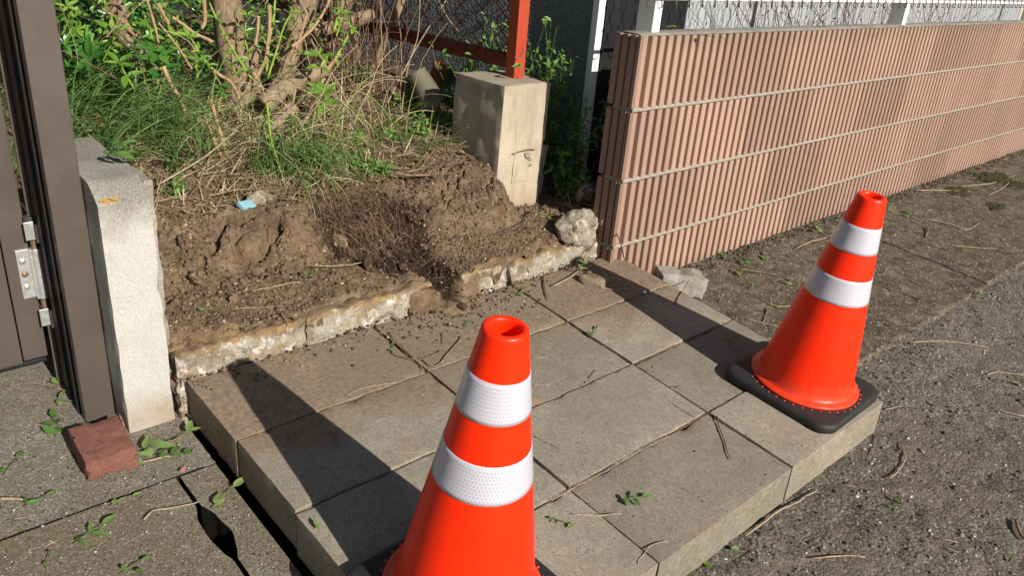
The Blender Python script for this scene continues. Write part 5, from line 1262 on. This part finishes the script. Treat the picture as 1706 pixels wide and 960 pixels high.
T=[
 ([(-1.084,-0.168,0.220),(-1.072,-0.227,0.215),(-0.973,-0.181,0.219),(-0.894,-0.132,0.223)],.0028,'twig','forked dark twig on the back slab left of the near cone'),
 ([(-1.143,-0.092,0.231),(-1.133,-0.147,0.226),(-1.086,-0.182,0.223),(-1.000,-0.173,0.224)],.0022,'twig','thin dark twig across the joint by the forked twig'),
 ([(-1.096,-0.016,0.236),(-1.103,-0.130,0.226),(-1.115,-0.228,0.217)],.0025,'twig','dark twig lying along the left cross joint'),
 ([(-0.936,-0.084,0.228),(-0.975,-0.140,0.223)],.0018,'twig','short dark twig above the forked twig'),
 ([(-0.495,-0.870,0.155),(-0.554,-0.926,0.149),(-0.631,-1.010,0.142)],.0026,'twig','dark straight twig on the slab left of the far cone base'),
 ([(-0.030,-0.353,0.202),(0.065,-0.310,0.206),(0.187,-0.251,0.211)],.0028,'twig','stick crossing the edge of the far cone shadow'),
 ([(-1.165,-0.902,0.152),(-1.124,-0.939,0.149),(-1.061,-0.969,0.146)],.0022,'twig_pale','pale stick with the leaf pair beside the near cone'),
 ([(-1.152,-1.101,0.134),(-1.105,-1.086,0.135),(-1.066,-1.086,0.135),(-1.035,-1.098,0.134)],.0016,'twig_pale','thin curved straw at the front edge of the paving'),
 ([(-1.039,-0.633,0.177),(-1.028,-0.682,0.173),(-1.014,-0.731,0.168)],.0018,'twig','thin twig right of the near cone between its bands'),
 ([(-0.693,-0.522,0.187),(-0.654,-0.507,0.188),(-0.635,-0.495,0.189)],.0014,'twig','tiny dark twig on the middle slab'),
 ([(-0.874,-0.455,0.193),(-0.844,-0.469,0.192),(-0.809,-0.475,0.191)],.0014,'twig_pale','short straw right of the near cone upper band'),
 ([(-0.769,-0.344,0.203),(-0.727,-0.368,0.201)],.0014,'twig_pale','short straw right of the near cone top'),
 ([(-0.561,-0.748,0.166),(-0.562,-0.806,0.161),(-0.556,-0.856,0.156)],.0012,'twig','hair-thin straw on the central slab'),
 ([(-1.179,-0.842,0.162),(-1.035,-0.846,0.161),(-0.850,-0.844,0.161),(-0.705,-0.847,0.161)],.0016,'twig_pale','long straw along the joint beside the near cone'),
 ([(-1.374,-0.216,0.216),(-1.306,-0.210,0.217),(-1.256,-0.226,0.215),(-1.218,-0.231,0.214)],.0014,'twig_pale','bent straw left of the cross joint'),
 ([(-1.411,-0.477,0.192),(-1.358,-0.514,0.189),(-1.293,-0.544,0.186)],.0015,'twig_pale','straight straw left of the near cone upper band'),
 ([(-0.320,0.072,0.243),(-0.403,-0.020,0.235),(-0.456,-0.093,0.228)],.0035,'twig','dark stick standing against the kerb foot'),
 ([(-0.376,-0.040,0.241),(-0.259,-0.015,0.243),(-0.137,0.019,0.246)],.0030,'twig_pale','pale twig slanting at the kerb foot below the rock'),
 ([(-0.216,0.093,0.250),(-0.182,-0.054,0.250),(-0.148,-0.222,0.250)],.0020,'twig','long thin twig from the kerb into the far cone shadow'),
 ([(-0.213,-0.107,0.227),(-0.173,-0.159,0.222),(-0.069,-0.191,0.219)],.0020,'twig_pale','straw across the back right slab'),
 ([(-0.187,-0.755,0.165),(-0.106,-0.736,0.166),(-0.127,-0.773,0.163),(-0.162,-0.864,0.155)],.0012,'twig','thin curled stem beside the far cone base'),
 ([(-0.116,-1.273,0.002),(0.029,-1.260,0.002),(0.111,-1.209,0.002)],.0026,'twig_pale','bent dry twig on the asphalt below the far cone'),
 ([(0.849,-0.924,0.023),(1.006,-0.998,0.017),(1.148,-1.131,0.005)],.0030,'twig_pale','long dry stick on the asphalt right of the far cone'),
 ([(0.881,-1.214,0.003),(0.943,-1.234,0.003),(1.018,-1.312,0.002)],.0026,'twig_pale','dry stick cut by the right picture edge, upper'),
 ([(0.628,-1.341,0.002),(0.671,-1.416,-0.000)],.0024,'twig_pale','dry stick cut by the right picture edge, lower'),
 ([(-0.642,-1.297,0.001),(-0.569,-1.333,-0.002),(-0.514,-1.381,-0.002)],.0026,'twig_pale','pale twig at the bottom below the paving'),
 ([(0.003,-1.591,-0.004),(-0.052,-1.620,-0.006),(-0.068,-1.639,-0.005)],.0050,'twig','thick brown twig at the right edge'),
 ([(-0.267,-1.477,-0.003),(-0.237,-1.518,-0.005)],.0018,'twig_pale','short straw on the lower right asphalt'),
 ([(-0.292,-1.506,-0.004),(-0.278,-1.536,-0.005)],.0018,'twig_pale','second short straw just below the first on the right asphalt'),
 ([(-0.717,-1.140,0.004),(-0.609,-1.139,0.003),(-0.504,-1.143,0.004)],.0030,'twig_pale','pale stick along the front foot of the paving'),
 ([(-0.572,-1.136,0.003),(-0.450,-1.151,0.003),(-0.359,-1.159,0.004)],.0022,'twig_pale','straw along the foot of the paving, right of the pale stick'),
 ([(-0.040,-1.180,0.002),(0.040,-1.153,0.004),(0.117,-1.124,0.004)],.0020,'twig','thin stem leaning at the paving corner under the far cone'),
 ([(0.264,-1.086,0.008),(0.344,-1.108,0.005)],.0024,'twig_pale','short stick right of the far cone base'),
 ([(0.743,-0.157,0.098),(0.805,-0.222,0.093),(0.867,-0.274,0.088)],.0035,'twig','reddish bark strip among the leaves by the wall foot'),
 ([(0.585,-0.370,0.080),(0.582,-0.461,0.072),(0.718,-0.499,0.068)],.0026,'twig_pale','pale forked twig in the dirt corner'),
 ([(1.251,-0.163,0.098),(1.429,-0.155,0.098),(1.554,-0.170,0.097)],.0030,'twig_pale','arched dry twig left of the far cone'),
 ([(0.390,-0.506,0.069),(0.474,-0.469,0.071),(0.526,-0.442,0.074)],.0030,'twig','dark stub of twig left of the far cone base'),
 ([(0.351,-0.445,0.073),(0.403,-0.527,0.066),(0.422,-0.560,0.063)],.0022,'twig_pale','straw on the dirt beside the paving edge'),
 ([(2.977,-0.050,0.107),(3.195,-0.140,0.099),(3.382,-0.243,0.091)],.0042,'twig_pale','long pale stick at the wall foot right of the far cone'),
 ([(2.473,-0.317,0.084),(2.552,-0.427,0.075),(2.559,-0.522,0.067),(2.785,-0.516,0.067)],.0034,'twig_pale','branched dry twig in the middle of the dirt strip'),
 ([(2.166,-0.444,0.074),(2.264,-0.420,0.076),(2.335,-0.381,0.078)],.0040,'twig','dark crooked twig on the dirt strip'),
 ([(2.194,-0.581,0.062),(2.315,-0.666,0.055),(2.429,-0.738,0.049)],.0026,'twig_pale','straw near the edge line of the dirt strip'),
 ([(3.442,-0.165,0.098),(3.782,-0.246,0.091),(4.248,-0.257,0.089)],.0038,'twig_pale','stick beside the moss at far right'),
 ([(3.453,-0.339,0.082),(3.751,-0.328,0.084),(3.981,-0.301,0.086)],.0030,'twig_pale','stick crossing the moss at far right'),
 ([(1.241,-0.567,0.063),(1.269,-0.628,0.058),(1.303,-0.743,0.049),(1.322,-0.847,0.040)],.0030,'twig','brown stem crossing from the cone to the asphalt'),
 ([(1.414,-0.546,0.064),(1.511,-0.527,0.066),(1.506,-0.553,0.064)],.0022,'twig_pale','little straw fork beside the far cone'),
 ([(-1.952,-0.252,0.098),(-1.924,-0.233,0.099),(-1.881,-0.252,0.097),(-1.824,-0.265,0.096)],.0024,'twig_pale','long thin twig pointing at the hole in the driveway'),
 ([(-2.065,0.438,0.161),(-2.002,0.417,0.159),(-1.952,0.348,0.153)],.0026,'twig','twig on the pad below the gate leaf'),
 ([(-2.194,-0.012,0.120),(-2.167,-0.030,0.118),(-2.146,-0.048,0.117)],.0040,'twig_pale','pale stalk piece at the left edge'),
 ([(-1.905,-0.053,0.118),(-1.859,-0.063,0.117),(-1.820,-0.071,0.116)],.0030,'twig_pale','straw in the leaf tangle by the pillar'),
 ([(-1.852,-0.005,0.124),(-1.802,-0.017,0.123),(-1.763,-0.018,0.123)],.0026,'twig','dark stem in the leaf tangle by the pillar'),
 ([(-1.857,0.212,0.148),(-1.863,0.159,0.143),(-1.875,0.099,0.138)],.0032,'twig_pale','dry stalk leaning in the corner of gate post and pillar'),
 ([(-1.515,0.193,0.356),(-1.442,0.168,0.351),(-1.376,0.145,0.349)],.0016,'twig_pale','pale straight straw on the shelf behind the kerb'),
 ([(-1.424,0.242,0.373),(-1.328,0.235,0.372),(-1.267,0.232,0.371)],.0022,'twig_pale','pale stick below the smooth earth face'),
 ([(-1.388,0.178,0.355),(-1.399,0.101,0.349),(-1.397,0.071,0.317)],.0018,'twig','dark thin stem over the kerb'),
 ([(-1.185,0.302,0.379),(-1.094,0.263,0.376),(-1.008,0.258,0.372)],.0024,'twig_pale','pale stick left of the pit'),
 ([(-0.663,0.595,0.543),(-0.597,0.547,0.540),(-0.541,0.525,0.540)],.0060,'twig','thick reddish root stub above the bare earth'),
 ([(-0.533,0.596,0.549),(-0.400,0.693,0.577),(-0.347,0.730,0.593)],.0028,'twig','dark rootlet on the mound left of the footing'),
 ([(0.053,0.068,0.360),(-0.003,-0.019,0.360),(-0.200,-0.223,0.360)],.0030,'twig','dark twig leaning where kerb meets ribbed wall'),
 ([(-0.050,0.043,0.400),(0.198,0.202,0.400),(0.269,0.256,0.400)],.0022,'twig_pale','thin pale twig rising beside the pale rock'),
 ([(-0.297,0.428,0.536),(-0.314,0.348,0.486),(-0.311,0.298,0.420)],.0030,'twig','dark root running down beside the footing')]
for p,r,m,lb in T: twig(p,r,lb,m)
# bare climbing stems in front of the pale siding
vine=empty('climbing_vine',(2.6,.55,.3),'bare brown climbing stems in front of the pale siding','vine')
q=np.random.default_rng(8)
for cx,nn,hh in ((1.15,5,.9),(1.6,4,.95),(2.1,26,1.0),(2.35,20,1.0),(2.75,12,1.0),(3.1,16,1.0),(3.5,14,1.0),(4.1,18,1.0),(4.7,22,1.0)):
    s=np.stack([q.normal(cx,.07,nn),q.uniform(.45,.75,nn),np.full(nn,.55)],1); d=np.stack([q.normal(0,.45,nn),q.normal(0,.2,nn),np.ones(nn)],1)
    W=walk(s,d,q.uniform(.6,1.25,nn),12,.16); W[:,:,1]=np.clip(W[:,:,1],.30,.95)
    o=strands('stem',W,q.uniform(.0012,.0042,nn),'vine_bark' if 'vine_bark' in MAT else 'dry_stalk',q.uniform(0,.5,nn),4); o.parent=vine; o.matrix_parent_inverse=Matrix.Translation(-Vector(vine.location))
n=420; px=np.concatenate([q.normal(2.2,.16,220),q.uniform(1.6,5,200)]); pos=np.stack([px,q.uniform(.4,.8,n),q.uniform(.85,1.5,n)],1)
o=link('dead_leaf',scatter('dead_leaf',LT,LTF,pos,rand_rot(n,1.5),q.uniform(.012,.03,n),q.random(n)),MAT['litter']); o['kind']='stuff'; o.parent=vine; o.matrix_parent_inverse=Matrix.Translation(-Vector(vine.location))
lichen(pil,(-1.842,.092,.770),.026,26,3)
